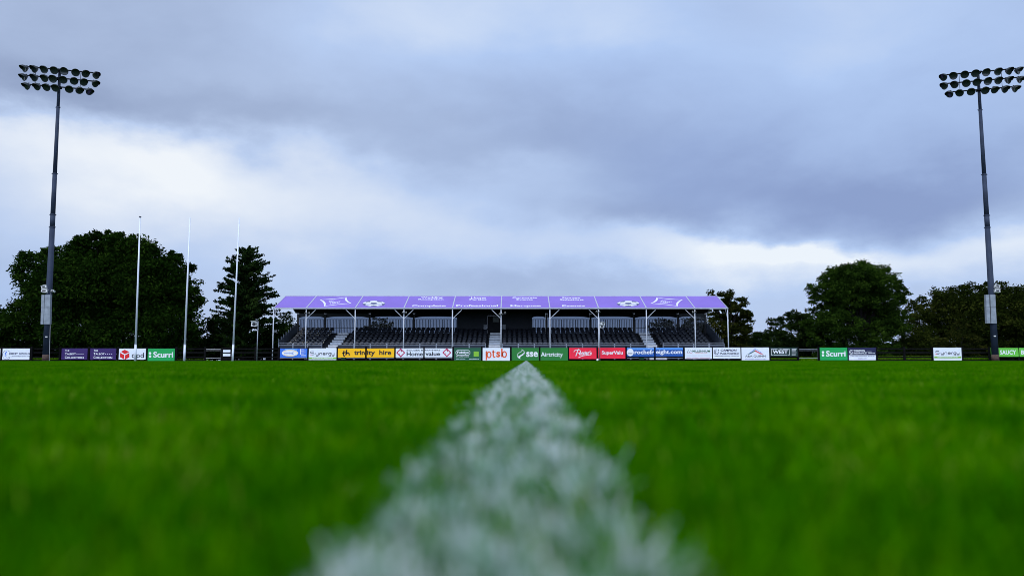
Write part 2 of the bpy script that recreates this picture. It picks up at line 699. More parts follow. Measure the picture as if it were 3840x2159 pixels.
# ---------------------------------------------------------------- advertising boards
BY = FY - 0.13
WHITE = mat('board_white', (0.75, 0.79, 0.86), 0.45, var=0.04)
C = lambda n, r, g_, b_: mat('paint_' + n, s2l(r, g_, b_), 0.45, var=0.05)
INK = C('ink', 22, 24, 34)
NAVY = C('navy', 24, 30, 82)
PURPLE = C('purple', 50, 26, 92)
LETTER = mat('letter_white', (0.80, 0.81, 0.83), 0.45, var=0.03)
RED = C('red', 218, 24, 28)
CRIM = C('crimson', 182, 24, 82)
GRN = C('green', 20, 158, 78)
DGRN = C('darkgreen', 28, 88, 58)
MGRN = C('midgreen', 34, 118, 44)
LIME = C('lime', 130, 185, 50)
YEL = C('yellow', 255, 190, 0)
BLUE = C('blue', 52, 112, 215)
RBLUE = C('royal', 22, 80, 160)
LBLUE = C('lightblue', 90, 150, 225)
ORG = C('orange', 226, 86, 24)
PRED = C('posterred', 240, 32, 62)
GREY = C('greyprint', 120, 130, 150)
FOREST = C('forest', 14, 44, 40)
DNAVY = C('darknavy', 22, 26, 66)
SGRN = C('saucegreen', 100, 190, 62)


def bproj(px, py, layer):
    return at(px, py, BY - 0.012 - 0.005 * layer)


GRP = 'advertising boards along the far fence'


def board(x0, x1, y0, y1, m, label, ox=0.0, oy=0.0, s=1.0, grad=None):
    a, b = at(x0, y1, BY), at(x1, y0, BY)
    o = MB()
    tl = random.uniform(-0.012, 0.012)
    vs = []
    for yy in (BY - 0.012, BY + 0.012):
        vs += [(a.x, yy, a.z), (b.x, yy, a.z + tl), (b.x, yy, b.z + tl), (a.x, yy, b.z)]
    o.add(vs, [(0, 1, 2, 3), (7, 6, 5, 4), (0, 4, 5, 1), (1, 5, 6, 2), (2, 6, 7, 3), (3, 7, 4, 0)])
    ob = o.build('advertising_board', m)
    c = Vector(((a.x + b.x) / 2, BY, a.z))
    for v in ob.data.vertices:
        v.co -= c
    ob.location = c
    tag(ob, label, 'advertising board', GRP)
    return ob, Art(bproj, ox, oy, s)


Z0 = (0, 1270, 5.152)
ZA = (400, 1270, 5.152)
Z6 = (1020, 1280, 5.3667)
Z7 = (1480, 1280, 5.8545)
Z8 = (1900, 1280, 5.6)
Z9 = (2320, 1280, 5.6)
ZB = (2750, 1280, 4.6836)
ZC = (3250, 1280, 4.366)

board(-98, 2.5, 1306, 1350, WHITE, 'white board cut off by the left edge of the photo')

o, A = board(8, 112.5, 1306, 1348, WHITE, 'white board with blue line drawing and car repair lettering', *Z0)
A.arc(130, 310, 82, 86, 6, NAVY, 40, 330)
A.line(curve_pts((130, 250), (80, 300), (125, 310)), 20, BLUE, w1=10)
A.line(curve_pts((90, 330), (110, 300), (115, 350)), 10, BLUE)
A.line(curve_pts((115, 350), (130, 385), (200, 335)), 6, NAVY)
A.text('JIMMY GREGG', 168, 267, 576, 310, NAVY, 0.012)
A.text('Autobody Repairs Ltd', 222, 322, 574, 350, NAVY, 0.0)
A.build(o)

for k, lab in enumerate(('dark purple board with white lettering, next to the gap by the left mast',
                         'dark purple board with white lettering, beside the red cube board')):
    dx = 0 if k == 0 else 554
    o, A = board(229.6 + dx / 5.152, 329 + dx / 5.152, 1305.5, 1347.5, PURPLE, lab, *Z0)
    A.ox += dx / 5.152
    A.text('T', 1258, 206, 1285, 240, LETTER, 0.01)
    A.text('HE', 1288, 214, 1338, 240, LETTER, 0.01)
    A.text('T', 1255, 265, 1290, 308, LETTER, 0.012)
    A.text('ALBOT', 1292, 274, 1465, 308, LETTER, 0.012)
    for i in range(4):
        A.ell(1487 + 39 * i, 292, 8, 8, LETTER, n=10)
    A.text('C', 1252, 334, 1288, 380, LETTER, 0.012)
    A.text('OLLECTION', 1292, 343, 1614, 380, LETTER, 0.012)
    A.build(o)

o, A = board(445, 547.5, 1306.5, 1347.5, WHITE, 'white board with red cube emblem and dark navy letters', *ZA)
A.poly([(350, 208), (438, 252), (350, 298), (264, 252)], RED)
A.poly([(260, 268), (346, 314), (346, 402), (258, 352)], RED)
A.poly([(437, 268), (356, 314), (356, 402), (438, 352)], RED)
A.line([(272, 254), (345, 296), (345, 388)], 13, LETTER, 2)
A.line([(430, 268), (378, 296)], 13, LETTER, 2)
A.arc(515, 332, 22, 28, 15, INK, name='letter#0')
A.rect(537, 265, 551, 366, INK, name='letter#0')
A.arc(608, 332, 26, 28, 15, INK, name='letter#1')
A.rect(576, 304, 590, 398, INK, name='letter#1')
A.arc(685, 332, 26, 28, 15, INK, name='letter#2')
A.rect(706, 264, 722, 366, INK, name='letter#2')
A.build(o)

o, A = board(553.3, 656, 1306.5, 1353, GRN, 'bright green board with white lettering, beside the red cube board', *ZA)
for cy in (278, 338):
    A.ell(838, cy, 25, 25, LETTER)
A.text('Scurri', 900, 247, 1284, 362, LETTER, 0.035)
A.build(o)

bb = MB()
a, b = at(830, 1352, BY), at(868, 1302, BY)
bb.span(a.x, b.x, BY - 0.012, BY + 0.012, a.z, b.z)
ob = bb.build('black_panel', blk)
tag(ob, 'narrow black panel with two stacked white plates beside a white pole', 'panel')
for y0, y1 in ((1311, 1320.5), (1325, 1335)):
    m = MB()
    a, b = at(836, y1, BY - 0.02), at(864, y0, BY - 0.02)
    m.span(a.x, b.x, BY - 0.024, BY - 0.014, a.z, b.z)
    m.build('plate', WHITE, ob)

o, A = board(1049.8, 1152.5, 1306, 1339.6, BLUE, 'blue board with white oval badge, at the left end of the stand', *Z6)
A.poly([(270, 140), (515, 140), (500, 200), (525, 240), (420, 300), (300, 300), (200, 240)], LBLUE)
A.ell(362, 232, 165, 68, LETTER, 2)
A.arc(362, 232, 150, 58, 7, YEL, 200, 380, 3)
A.arc(362, 232, 150, 60, 7, YEL, 40, 150, 3)
A.text('newline', 246, 215, 410, 250, BLUE, 0.0, 0.2, 3)
A.arc(425, 235, 16, 20, 7, BLUE, 60, 300, 3)
A.rect(565, 150, 580, 262, LETTER)
for i, yy in enumerate((155, 178, 196, 218, 240, 264)):
    A.rect(582, yy, 640 + 40 * (i % 2), yy + 8, LETTER)
A.rect(582, 298, 680, 306, LETTER)
A.build(o)


def synergy(o, A, x0, x1, y0, y1, band0, band1, bx0, bx1, slogan):
    sx = (x1 - x0) / 480.0
    sy = (y1 - y0) / 100.0
    q = lambda x, y: (x0 + x * sx, y0 + y * sy)
    w = 11.0 * sy
    st = lambda pts, m=INK: A.line([q(*p) for p in pts], w, m, name='lettering')
    st([(75, 4), (20, 4), (6, 12), (6, 28), (20, 36), (62, 36), (76, 44), (76, 58), (64, 66), (28, 66)])
    st([(2, 66), (30, 66)], RED)
    for ox in (112, 430):      # the two y
        st([(ox, 30), (ox, 58), (ox + 8, 66), (ox + 46, 66)])
        st([(ox + 48, 30), (ox + 48, 84), (ox + 40, 95), (ox, 95)])
    st([(186, 70), (186, 40), (196, 32), (222, 32), (232, 40), (232, 70)])
    st([(256, 50), (304, 50), (304, 40), (294, 32), (266, 32), (256, 42), (256, 60), (266, 68), (304, 68)])
    st([(322, 70), (322, 40), (332, 32), (350, 32)])
    st([(412, 32), (376, 32), (366, 42), (366, 58), (376, 66), (412, 66)])
    st([(412, 30), (412, 84), (404, 95), (368, 95)])
    A.rect(bx0, band0, bx1, band1, LIME, 1, 'stripe')
    A.text(slogan, bx0 + (bx1 - bx0) * 0.12, band0 + (band1 - band0) * 0.25, bx1 - (bx1 - bx0) * 0.12, band1 - (band1 - band0) * 0.25, LETTER, 0.02, 0, 2)
    A.build(o)


o, A = board(1157.5, 1262, 1305.5, 1349, WHITE, 'white board with thin rounded dark lettering, in front of the stand', *Z6)
synergy(o, A, 770, 1252, 198, 300, 318, 352, 738, 1296, 'EXTRAORDINARY INNOVATION')

o, A = board(1267, 1369.5, 1306, 1339.6, YEL, 'yellow board with black th emblem and the start of black lettering', *Z6)
A.line([(1448, 188), (1438, 262), (1448, 292), (1470, 292)], 26, INK)
A.line([(1412, 238), (1482, 215)], 20, INK)
A.line([(1502, 168), (1488, 280)], 28, INK)
A.line(curve_pts((1492, 240), (1550, 205), (1558, 275)), 30, INK)
A.line(curve_pts((1480, 285), (1530, 235), (1570, 245)), 7, YEL, 2)
A.text('trin', 1652, 178, 1868, 270, INK, 0.03)
A.build(o)
o, A = board(1375.3, 1478.5, 1306, 1339.4, YEL, 'yellow board with the end of the black lettering, right of the emblem half', *Z6)
A.text('ity', 1912, 178, 2075, 300, INK, 0.03)
A.text('hire', 2158, 172, 2400, 270, INK, 0.03)
A.build(o)


def diamond(A, cx, cy, r):
    A.poly([(cx, cy - r), (cx + r, cy), (cx, cy + r), (cx - r, cy)], CRIM, 1)
    k = r * 0.68
    A.poly([(cx, cy - k), (cx + k, cy), (cx, cy + k), (cx - k, cy)], LETTER, 2)
    for sx in (-1, 1):     # notches that leave an H
        A.poly([(cx + sx * 0.04 * r - 0.20 * r, cy - sx * 0.55 * r), (cx + sx * 0.30 * r, cy - sx * 0.06 * r - 0.02 * r), (cx + sx * 0.16 * r, cy - sx * 0.20 * r + 0.22 * r * 0), (cx + sx * 0.18 * r, cy - sx * 0.62 * r)], CRIM, 3)


o, A = board(1483.8, 1587.3, 1305.6, 1339, WHITE, 'white board with crimson diamond at its left and black lettering', *Z7)
diamond(A, 133, 246, 100)
A.text('BOLGER B', 263, 180, 622, 208, INK, 0.02)
A.text('Home', 262, 226, 620, 318, INK, 0.03)
A.build(o)
o, A = board(1592.6, 1696, 1305.3, 1338.5, WHITE, 'white board with crimson diamond at its right and black lettering', *Z7)
A.text('ROTHERS', 664, 178, 1002, 206, INK, 0.02)
A.text('value', 672, 226, 1000, 312, INK, 0.03)
diamond(A, 1145, 243, 100)
A.build(o)

o, A = board(1703, 1803.6, 1304.5, 1351.5, DGRN, 'dark green board with white pill shaped badge and lime square', *Z7)
for yy in (190, 298):
    A.rect(1392, yy - 5, 1605, yy + 5, LETTER)
A.arc(1395, 244, 52, 54, 10, LETTER, 90, 270)
A.arc(1602, 244, 52, 54, 10, LETTER, -90, 90)
A.text('Fehilys', 1372, 212, 1624, 284, LETTER, 0.02)
A.text('PHARMACY', 1355, 318, 1638, 340, LETTER, 0.01)
A.rect(1734, 218, 1846, 328, LIME, 1)
A.text('(053) 912 3163', 1350, 372, 1548, 398, LETTER, 0.0)
A.text('www.fehilys.ie', 1632, 372, 1848, 396, LETTER, 0.01)
A.build(o)

o, A = board(1810, 1912, 1304, 1351.5, WHITE, 'white board with large orange serif lettering', *Z7)
# p t s b drawn with wedge serifs
A.line([(2014, 220), (2014, 408)], 34, ORG, name='letter#p')
A.line([(1996, 222), (2034, 210)], 12, ORG, name='letter#p')
A.arc(2072, 290, 42, 62, 26, ORG, name='letter#p')
A.line([(2164, 190), (2164, 316), (2178, 340), (2210, 338)], 30, ORG, name='letter#t')
A.line([(2134, 226), (2214, 226)], 14, ORG, name='letter#t')
A.text('s', 2228, 222, 2318, 346, ORG, 0.03)
A.line([(2354, 156), (2354, 340)], 32, ORG, name='letter#b')
A.arc(2410, 282, 42, 62, 26, ORG, name='letter#b')
A.build(o)

o, A = board(1919, 2021, 1304, 1351, MGRN, 'mid green board with white swirl emblem, at the end of the painted line', *Z8)
A.line(curve_pts((310, 165), (420, 215), (335, 275)), 10, LETTER)
A.line(curve_pts((310, 165), (350, 200), (270, 230)), 8, LETTER)
A.line(curve_pts((270, 230), (200, 270), (235, 325)), 8, LETTER)
A.line(curve_pts((235, 325), (245, 345), (290, 362)), 8, LETTER)
A.poly(curve_pts((375, 205), (405, 260), (310, 305)) + curve_pts((310, 305), (270, 330), (290, 362)) + [(262, 345), (240, 325), (250, 305)] + curve_pts((250, 305), (350, 260), (375, 205)), LETTER)
A.text('sse', 410, 215, 656, 322, LETTER, 0.04)
A.build(o)
o, A = board(2026.8, 2129, 1304, 1351, MGRN, 'mid green board with thin white lettering, left of the red boards', *Z8)
A.text('Airtricity', 718, 222, 1180, 345, LETTER, 0.0)
A.build(o)

o, A = board(2134.8, 2236.5, 1303.7, 1345, PRED, 'red board with white handwritten lettering and an underline flourish', *Z8)
A.line([(1495, 180), (1452, 305)], 18, LETTER, name='lettering')
A.line(curve_pts((1410, 220), (1430, 160), (1520, 175)) + curve_pts((1520, 175), (1600, 210), (1490, 250)), 13, LETTER, name='lettering')
A.line([(1510, 150), (1530, 180)], 12, LETTER, name='lettering')
A.text("ettitt's", 1520, 195, 1790, 285, LETTER, 0.02, 0.3)
A.line(curve_pts((1510, 338), (1590, 285), (1750, 288)), 16, LETTER, w1=6, name='flourish')
A.build(o)
o, A = board(2244, 2344.6, 1303.3, 1344, PRED, 'red board with bold white print lettering, right of the thin grey pole', *Z8)
A.text('SuperValu', 1996, 195, 2440, 290, LETTER, 0.04)
A.build(o)

o, A = board(2351, 2453, 1304, 1336.5, RBLUE, 'royal blue board with white round badge at its left', *Z9)
A.rect(178, 135, 744, 175, LBLUE, 1, 'stripe')
A.ell(243, 228, 72, 78, LETTER, 2)
A.text('ROCHE', 188, 238, 290, 262, NAVY, 0.02, 0.2, 3)
A.text('rochefr', 334, 176, 744, 264, LETTER, 0.045, 0, 2)
A.build(o)
o, A = board(2458.6, 2561, 1303.5, 1336, RBLUE, 'royal blue board with white web address ending, left of the pale building firm board', *Z9)
A.rect(780, 132, 1350, 172, LBLUE, 1, 'stripe')
A.text('eight.com', 782, 174, 1334, 284, LETTER, 0.045, 0, 2)
A.build(o)

o, A = board(2568.8, 2669, 1302.7, 1345, WHITE, 'white board with dark green serif capitals and thin peaked emblem', *Z9)
A.line([(1435, 235), (1465, 180), (1490, 225), (1512, 180), (1535, 215)], 9, DGRN)
A.line(curve_pts((1440, 240), (1500, 225), (1550, 255)), 6, RED)
A.text('MILLENNIUM', 1550, 180, 1918, 224, DGRN, 0.03)
A.text('CONSTRUCTION', 1610, 232, 1860, 246, ORG, 0.0)
for x0, x1 in ((1432, 1530), (1545, 1640), (1660, 1770), (1790, 1918)):
    A.rect(x0, 292, x1, 299, GREY, name='fine_print')
for x0, x1 in ((1424, 1530), (1545, 1680), (1700, 1922)):
    A.rect(x0, 340, x1, 347, CRIM, name='fine_print')
A.build(o)


def campion(A, x0, y0, k, m, ms):
    A.arc(x0 + 50 * k, y0 + 55 * k, 42 * k, 52 * k, 11 * k, m, 70, 290)
    A.arc(x0 + 55 * k, y0 + 58 * k, 22 * k, 30 * k, 10 * k, m, 60, 290)
    A.line([(x0 + 92 * k, y0 + 38 * k), (x0 + 92 * k, y0 + 84 * k), (x0 + 70 * k, y0 + 108 * k)], 14 * k, m)
    A.ell(x0 + 95 * k, y0 + 12 * k, 12 * k, 12 * k, m)


o, A = board(2674.3, 2776, 1302.5, 1344, WHITE, 'white board with dark blue round C emblem and slanted capitals', *Z9)
campion(A, 1998, 164, 1.0, DNAVY, WHITE)
A.text('CAMPION', 2140, 160, 2478, 208, DNAVY, 0.035, 0.15)
A.text('INSURANCE', 2124, 228, 2534, 274, DNAVY, 0.035, 0.15)
A.text('14 Main Street, Enniscorthy,  Campion.com', 2016, 294, 2530, 318, DNAVY, 0.01)
A.build(o)

o, A = board(2781.4, 2883.5, 1302.5, 1350, WHITE, 'white board with green and red roof shaped emblem', *ZB)
A.line([(280, 210), (382, 128), (500, 200)], 8, BLUE)
A.poly(curve_pts((245, 222), (330, 190), (380, 146)) + curve_pts((380, 170), (330, 200), (285, 222)), DGRN, 2)
A.poly(curve_pts((380, 146), (450, 190), (525, 222)) + curve_pts((485, 222), (440, 200), (380, 170)), RED, 2)
A.text('A&A QUINN', 207, 238, 566, 280, INK, 0.005)
A.text('ROOFING SOLUTIONS', 207, 298, 566, 314, GREY, 0.0)
A.build(o)

o, A = board(2889.5, 2990, 1302, 1335.5, FOREST, 'dark forest green board with white framed lettering', *ZB)
A.line([(775, 132), (668, 132), (668, 238), (700, 238)], 7, LETTER, name='frame')
A.line([(868, 132), (984, 132), (984, 238), (955, 238)], 7, LETTER, name='frame')
A.text('TEN', 792, 120, 858, 136, LETTER, 0.01)
A.text('WEST', 692, 150, 955, 214, LETTER, 0.03)
A.rect(708, 235, 944, 240, LETTER, name='fine_print')
for i in range(6):
    A.rect(1026, 130 + 20 * i, 1110 - 8 * (i % 3), 136 + 20 * i, LETTER)
A.build(o)

o, A = board(3075.6, 3176.6, 1303, 1350, GRN, 'bright green board with white lettering, right of the steel gate', *ZB)
for cy in (188, 242):
    A.ell(1575, cy, 22, 22, LETTER)
A.text('Scurri', 1628, 160, 1972, 264, LETTER, 0.035)
A.build(o)

o, A = board(3182, 3283.5, 1302.5, 1350, DNAVY, 'dark blue board with white lower half and round C emblem', *ZB)
A.rect(2030, 238, 2502, 326, WHITE, 1, 'stripe')
campion(A, 2036, 146, 0.68, LETTER, LETTER)
A.text('CAMPION', 2116, 146, 2312, 176, LETTER, 0.035, 0.15)
A.text('INSURANCE', 2112, 186, 2342, 218, LETTER, 0.035, 0.15)
A.text('PART OF', 2356, 172, 2428, 184, LETTER, 0.0)
A.text('pibGroup', 2372, 190, 2490, 214, LETTER, 0.02)
A.text('14 MAIN STREET, ENNISCORTHY,  0818 506 501', 2056, 250, 2476, 268, DNAVY, 0.01, 0, 2)
A.text('campion.com', 2192, 288, 2340, 310, DNAVY, 0.02, 0, 2)
A.build(o)

o, A = board(3502, 3604.3, 1303, 1350.5, WHITE, 'white board with thin rounded dark lettering, standing alone between empty fence bays', *ZC)
synergy(o, A, 1126, 1516, 152, 230, 243, 272, 1108, 1550, 'INSPIRING WORKSHOP FUTURES')

o, A = board(3716.5, 3818, 1304, 1337, SGRN, 'light green board with white slab capitals partly behind the right mast', *ZC)
A.text('SAUCY', 2182, 140, 2448, 212, LETTER, 0.035)
A.build(o)
o, A = board(3823.5, 3926, 1304, 1337, SGRN, 'light green board cut off by the right edge of the photo', *ZC)
A.text('B', 2530, 142, 2578, 210, LETTER, 0.035)
A.build(o)

# ================================================================ tall white posts
wpaint = mat('white_gloss', (0.70, 0.74, 0.80), 0.35, var=0.05, scale=1.5)
PY_ = 62.0
for (bx, tx, ty, wb), lab in zip(((506.6, 525.5, 815, 7.4), (690.8, 712.6, 817, 7.2), (872, 897.3, 817, 6.8)),
                                 ('tall thin white pole standing in front of the red cube board',
                                  'tall thin white pole between the bright green board and the steel gate',
                                  'tall thin white pole beside the black panel with two white plates')):
    b, t = at(bx, 1353.5, PY_), at(tx, ty, PY_)
    b.z = 0
    rt = empty('white_pole', b, lab, 'pole', 'tall white poles in a row')
    k = wb * PY_ / F / 2 * 1.15
    mid = b.lerp(t, 0.115)
    m = MB()
    m.tube(b, mid, k, k * 0.98, 14)
    m.build('lower_sleeve', wpaint, rt, True)
    m = MB()
    m.tube(mid, t, k * 0.9, k * 0.55, 14)
    m.build('shaft', wpaint, rt, True)
    m = MB()
    m.tube(mid - Vector((0, 0, 0.02)), mid + Vector((0, 0, 0.04)), k * 1.08, n=14)
    m.build('collar', steel, rt)
    if bx < 600:
        m = MB()
        m.tube(t, t + Vector((0, 0, 0.08)), k * 1.0, n=12)
        m.build('cap', mat('dark_steel', (0.05, 0.05, 0.055)), rt)

# ================================================================ floodlight masts
mastm = mat('mast_steel', (0.032, 0.043, 0.070), 0.6, 0.0, var=0.2, scale=1.2, spec=0.12)
lampm = mat('lamp_housing', (0.024, 0.031, 0.034), 0.4, 0.0, var=0.2, spec=0.25)
barm = mat('crossbar_black', (0.006, 0.008, 0.011), 0.8, 0.0, var=0.2, spec=0.08)
lensm = mat('lamp_glass', (0.020, 0.030, 0.026), 0.15, 0.0, var=0.1, spec=0.5)
cabm = mat('cabinet_steel', (0.26, 0.29, 0.32), 0.5, 0.3, var=0.22, scale=2.5)
rust = mat('rusty_base', (0.075, 0.045, 0.035), 0.85, var=0.3, scale=6)
whitem = mat('white_plastic', (0.62, 0.63, 0.62), 0.4, var=0.06)
darkm = mat('black_plastic', (0.015, 0.016, 0.02), 0.4)


def lamp_proto():
    h = MB()
    prof = [(0.05, 0.40), (0.12, 0.39), (0.15, 0.30), (0.24, 0.25), (0.33, 0.13), (0.37, 0.0), (0.385, -0.02), (0.365, -0.03), (0.33, 0.0)]
    n = 18
    vs, fs = [], []
    for r, y in prof:
        for k in range(n):
            a = 2 * math.pi * k / n
            vs.append((r * math.cos(a), y, r * math.sin(a)))
    for j in range(len(prof) - 1):
        for k in range(n):
            fs.append((j * n + k, j * n + (k + 1) % n, (j + 1) * n + (k + 1) % n, (j + 1) * n + k))
    fs.append(tuple(range(n)))
    h.add(vs, fs)
    # visor: half hood over the opening
    vs, fs = [], []
    q = 12
    for k in range(q + 1):
        a = math.pi * (0.02 + 0.96 * k / q)
        ln = 0.05 + 0.24 * math.sin(a)
        for r in (0.372, 0.384):
            vs += [(r * math.cos(a), -0.02, r * math.sin(a)), (r * 1.0 * math.cos(a), -0.02 - ln, r * 1.0 * math.sin(a))]
    for k in range(q):
        i, j = 4 * k, 4 * (k + 1)
        fs += [(i, j, j + 1, i + 1), (i + 2, i + 3, j + 3, j + 2), (i + 1, j + 1, j + 3, i + 3)]
    h.add(vs, fs)
    # yoke
    h.box((0, 0.32, 0.20), (0.10, 0.20, 0.10))
    h.v = [(a * 0.88, b * 0.88, c * 0.88) for a, b, c in h.v]
    hm = h.build('lamp_head', lampm, None, True)
    l = MB()
    vs = [(0, 0.05, 0)] + [(0.30 * math.cos(2 * math.pi * k / n), 0.0, 0.30 * math.sin(2 * math.pi * k / n)) for k in range(n)]
    l.add(vs, [(0, 1 + k, 1 + (k + 1) % n) for k in range(n)])
    lm = l.build('lens', lensm, None, True)
    a, b = hm.data, lm.data
    bpy.data.objects.remove(hm)
    bpy.data.objects.remove(lm)
    return a, b


HEAD, LENS = lamp_proto()


def mast(base, top, alpha, rows, bars, lab, cabs, spots, collars, sticker, conduit):
    MY = 65.2
    b = at(base, 1350, MY)
    b.z = 0.0
    t = at(top[0], top[1], MY)
    ax = lambda py: b.lerp(t, (Z(py, MY) - b.z) / (t.z - b.z))
    root = empty('floodlight_mast', b, lab, 'floodlight', 'floodlight masts either side of the stand')
    rad = lambda py: (12.3 - 7.6 * (1350 - py) / 1080.0) * MY / F
    m = MB()
    m.tube(b, ax(1329), 0.295, 0.29, 16)
    m.build('base_sleeve', rust, root, True)
    m = MB()
    cuts = [1329.3] + collars + [top[1]]
    for i in range(len(cuts) - 1):
        m.tube(ax(cuts[i]), ax(cuts[i + 1]), rad(cuts[i]) * 1.0, rad(cuts[i + 1]) * 1.06, 16)
    m.build('shaft', mastm, root, True)
    for c in collars:
        m = MB()
        p = ax(c)
        m.tube(p - Vector((0, 0, 0.05)), p + Vector((0, 0, 0.05)), rad(c) * 1.16, n=16)
        for s in (-1, 1):
            m.tube(p + Vector((s * rad(c), 0, 0)), p + Vector((s * (rad(c) + 0.1), 0, 0)), 0.035, n=8)
        m.build('collar', mastm, root)
    dirv = Vector((math.cos(alpha), math.sin(alpha), 0))
    nv = Vector((math.sin(alpha), -math.cos(alpha), 0))
    k = MY / F / math.cos(alpha) * 0.925
    for ri, (row, bz) in enumerate(zip(rows, bars)):
        p = ax(bz) + nv * 0.24
        m = MB()
        m.bar(p + dirv * (row[0] + 8) * k, p + dirv * (row[-1] - 8) * k, 0.09, 0.09)
        m.box(ax(bz) + nv * 0.08, (0.42, 0.42, 0.16), Matrix.Rotation(alpha, 3, 'Z'))
        m.build('crossbar', barm, root)
        for i, u in enumerate(row):
            o = bpy.data.objects.new('lamp_head', HEAD)
            col.objects.link(o)
            o.parent = root
            fan = R(58) * (u / 140.0)
            ph = R(16 + (14 if ri == 2 else 3 * ri)) + R(random.uniform(-5, 5)) + R(6) * abs(u) / 140
            o.rotation_euler = (ph, 0, alpha + fan + R(random.uniform(-5, 5)))
            o.location = p + dirv * u * k + nv * 0.26 - Vector((0, 0, 0.20 + 0.10 * (abs(u) / 140) ** 2)) - root.location
            q = bpy.data.objects.new('lens', LENS)
            col.objects.link(q)
            q.parent = o
    for u in (-82 if alpha > 0 else -71, 79):
        m = MB()
        p0, p1 = ax(bars[0]) + nv * 0.24, ax(bars[2]) + nv * 0.24
        m.tube(p0 + dirv * u * k, p1 + dirv * u * k, 0.02, n=6)
        m.build('tie_rod', barm, root)
    for (x0, x1, y0, y1, xt0, xt1) in cabs:
        m = MB()
        v = [at(x0, y1, MY - 0.34), at(x1, y1, MY - 0.34), at(xt1, y0, MY - 0.34), at(xt0, y0, MY - 0.34)]
        vv = v + [p + Vector((0, 0.26, 0)) for p in v]
        m.add(vv, [(0, 1, 2, 3), (7, 6, 5, 4), (0, 4, 5, 1), (1, 5, 6, 2), (2, 6, 7, 3), (3, 7, 4, 0)])
        m.build('cabinet', cabm, root)
    m = MB()
    v = [at(sticker[0] + dx, sticker[1] + dy, MY - 0.33) for dx, dy in ((-3.5, 2), (3.5, 2), (4, -2.5), (-4, -2.5))]
    vv = v + [p + Vector((0, 0.06, 0)) for p in v]
    m.add(vv, [(0, 1, 2, 3), (7, 6, 5, 4), (0, 4, 5, 1), (1, 5, 6, 2), (2, 6, 7, 3), (3, 7, 4, 0)])
    m.build('sticker', whitem, root)
    if conduit:
        m = MB()
        pp = [at(x, y, MY - 0.1) for x, y in conduit]
        for p0, p1 in zip(pp, pp[1:]):
            m.tube(p0, p1, 0.022, n=6)
        m.build('conduit', mat('pvc_grey', (0.35, 0.35, 0.36), 0.5), root)
    for (sx, sy, w, tilt, lb) in spots:
        p = at(sx, sy, MY - 0.3)
        rr = Matrix.Rotation(R(tilt), 3, 'Y') @ Matrix.Rotation(R(-18), 3, 'X')
        sroot = empty('security_light', p, lb, 'security light', 'small white lights strapped to the masts')
        m = MB()
        s = w * MY / F
        m.box(p, (s, 0.26, s * 0.5), rr)
        m.box(p + rr @ Vector((0, -0.02, s * 0.29)), (s * 1.12, 0.34, s * 0.07), rr)
        m.build('housing', whitem, sroot)
        m = MB()
        m.box(p + rr @ Vector((0, -0.135, -0.01)), (s * 0.62, 0.02, s * 0.3), rr)
        m.build('lens', darkm, sroot)
        m = MB()
        m.bar(p + Vector((0, 0.1, 0)), ax(sy) + Vector((0, 0, 0)), 0.05, 0.05)
        m.build('bracket', steel, sroot)


mast(172, (224.5, 262), R(15.5),
     [[-120, -85, -49, -13, 22, 63, 99, 138], [-121, -83, -46, -16, 20, 59, 94, 137], [-109, -72, -38, -6, 43, 80, 117]],
     (265.5, 297.5, 330), 'tall dark grey floodlight mast with three rows of lamps, in front of the oak',
     [(152, 162.6, 1153, 1215, 154, 164.6), (164.4, 186, 1153, 1215, 166.4, 187.4), (154, 164.8, 1105, 1151.6, 155.6, 166.4), (166.4, 187, 1105, 1151.6, 168, 188.4)],
     [(167, 1077, 17, -14, 'small white light tilted on left mast, uppermost of the three there'), (168, 1092, 21, 6, 'larger white light on left mast just above the grey cabinets'),
      (199, 1092, 11, 12, 'smallest white light, on the stand side of left mast')],
     [852, 805, 652, 403], (173.5, 1263), [(191, 1060), (190.5, 1120), (188, 1230), (186, 1300), (184.5, 1352)])
mast(3733, (3667, 270), R(-15.5),
     [[-131, -94, -54, -16, 22, 64, 104, 137], [-130, -92, -50, -13, 26, 63, 101, 142], [-113, -76, -35, 15, 49, 86, 123]],
     (274, 307, 340), 'tall dark grey floodlight mast with three rows of lamps, in front of light green board',
     [(3701, 3714, 1152.8, 1212, 3699, 3712), (3718, 3738, 1152.8, 1212, 3715.6, 3734.6), (3699, 3711, 1104.7, 1151.2, 3697.4, 3709.4), (3715.4, 3734.2, 1104.7, 1151.2, 3713.6, 3732.6)],
     [(3738, 1075, 18, 14, 'small white light tilted on right mast, upper one of two'), (3738, 1092, 19, 4, 'small white light on right mast directly above the grey cabinets')],
     [853, 808, 655, 413], (3731.5, 1260), None)

# ================================================================ grandstand
EY, RY = 70.0, 73.5
BYK = 77.3
navyp = mat('navy_panel', (0.013, 0.019, 0.034), 0.5, var=0.15)
seatm = mat('seat_plastic', (0.0055, 0.0078, 0.0145), 0.36, var=0.25, scale=0.9, spec=0.35)
tierm = mat('tier_board', (0.010, 0.012, 0.016), 0.8, var=0.2)
blackc = mat('black_canvas', (0.008, 0.009, 0.012), 0.85, var=0.2)
alu = mat('aluminium', (0.40, 0.42, 0.48), 0.5, 0.1, var=0.1)
whitesteel = mat('white_steel', (0.50, 0.53, 0.58), 0.4, var=0.06)
stepm = mat('step_aluminium', (0.66, 0.69, 0.73), 0.5, 0.0, var=0.15, scale=5)
frame_g = mat('frame_steel', (0.30, 0.33, 0.39), 0.45, 0.2, var=0.1)
rail_b = mat('railing_black', (0.012, 0.012, 0.014), 0.5)
purple = mat('canopy_purple', (0.200, 0.122, 0.46), 0.5, var=0.07, scale=0.35, spec=0.25)

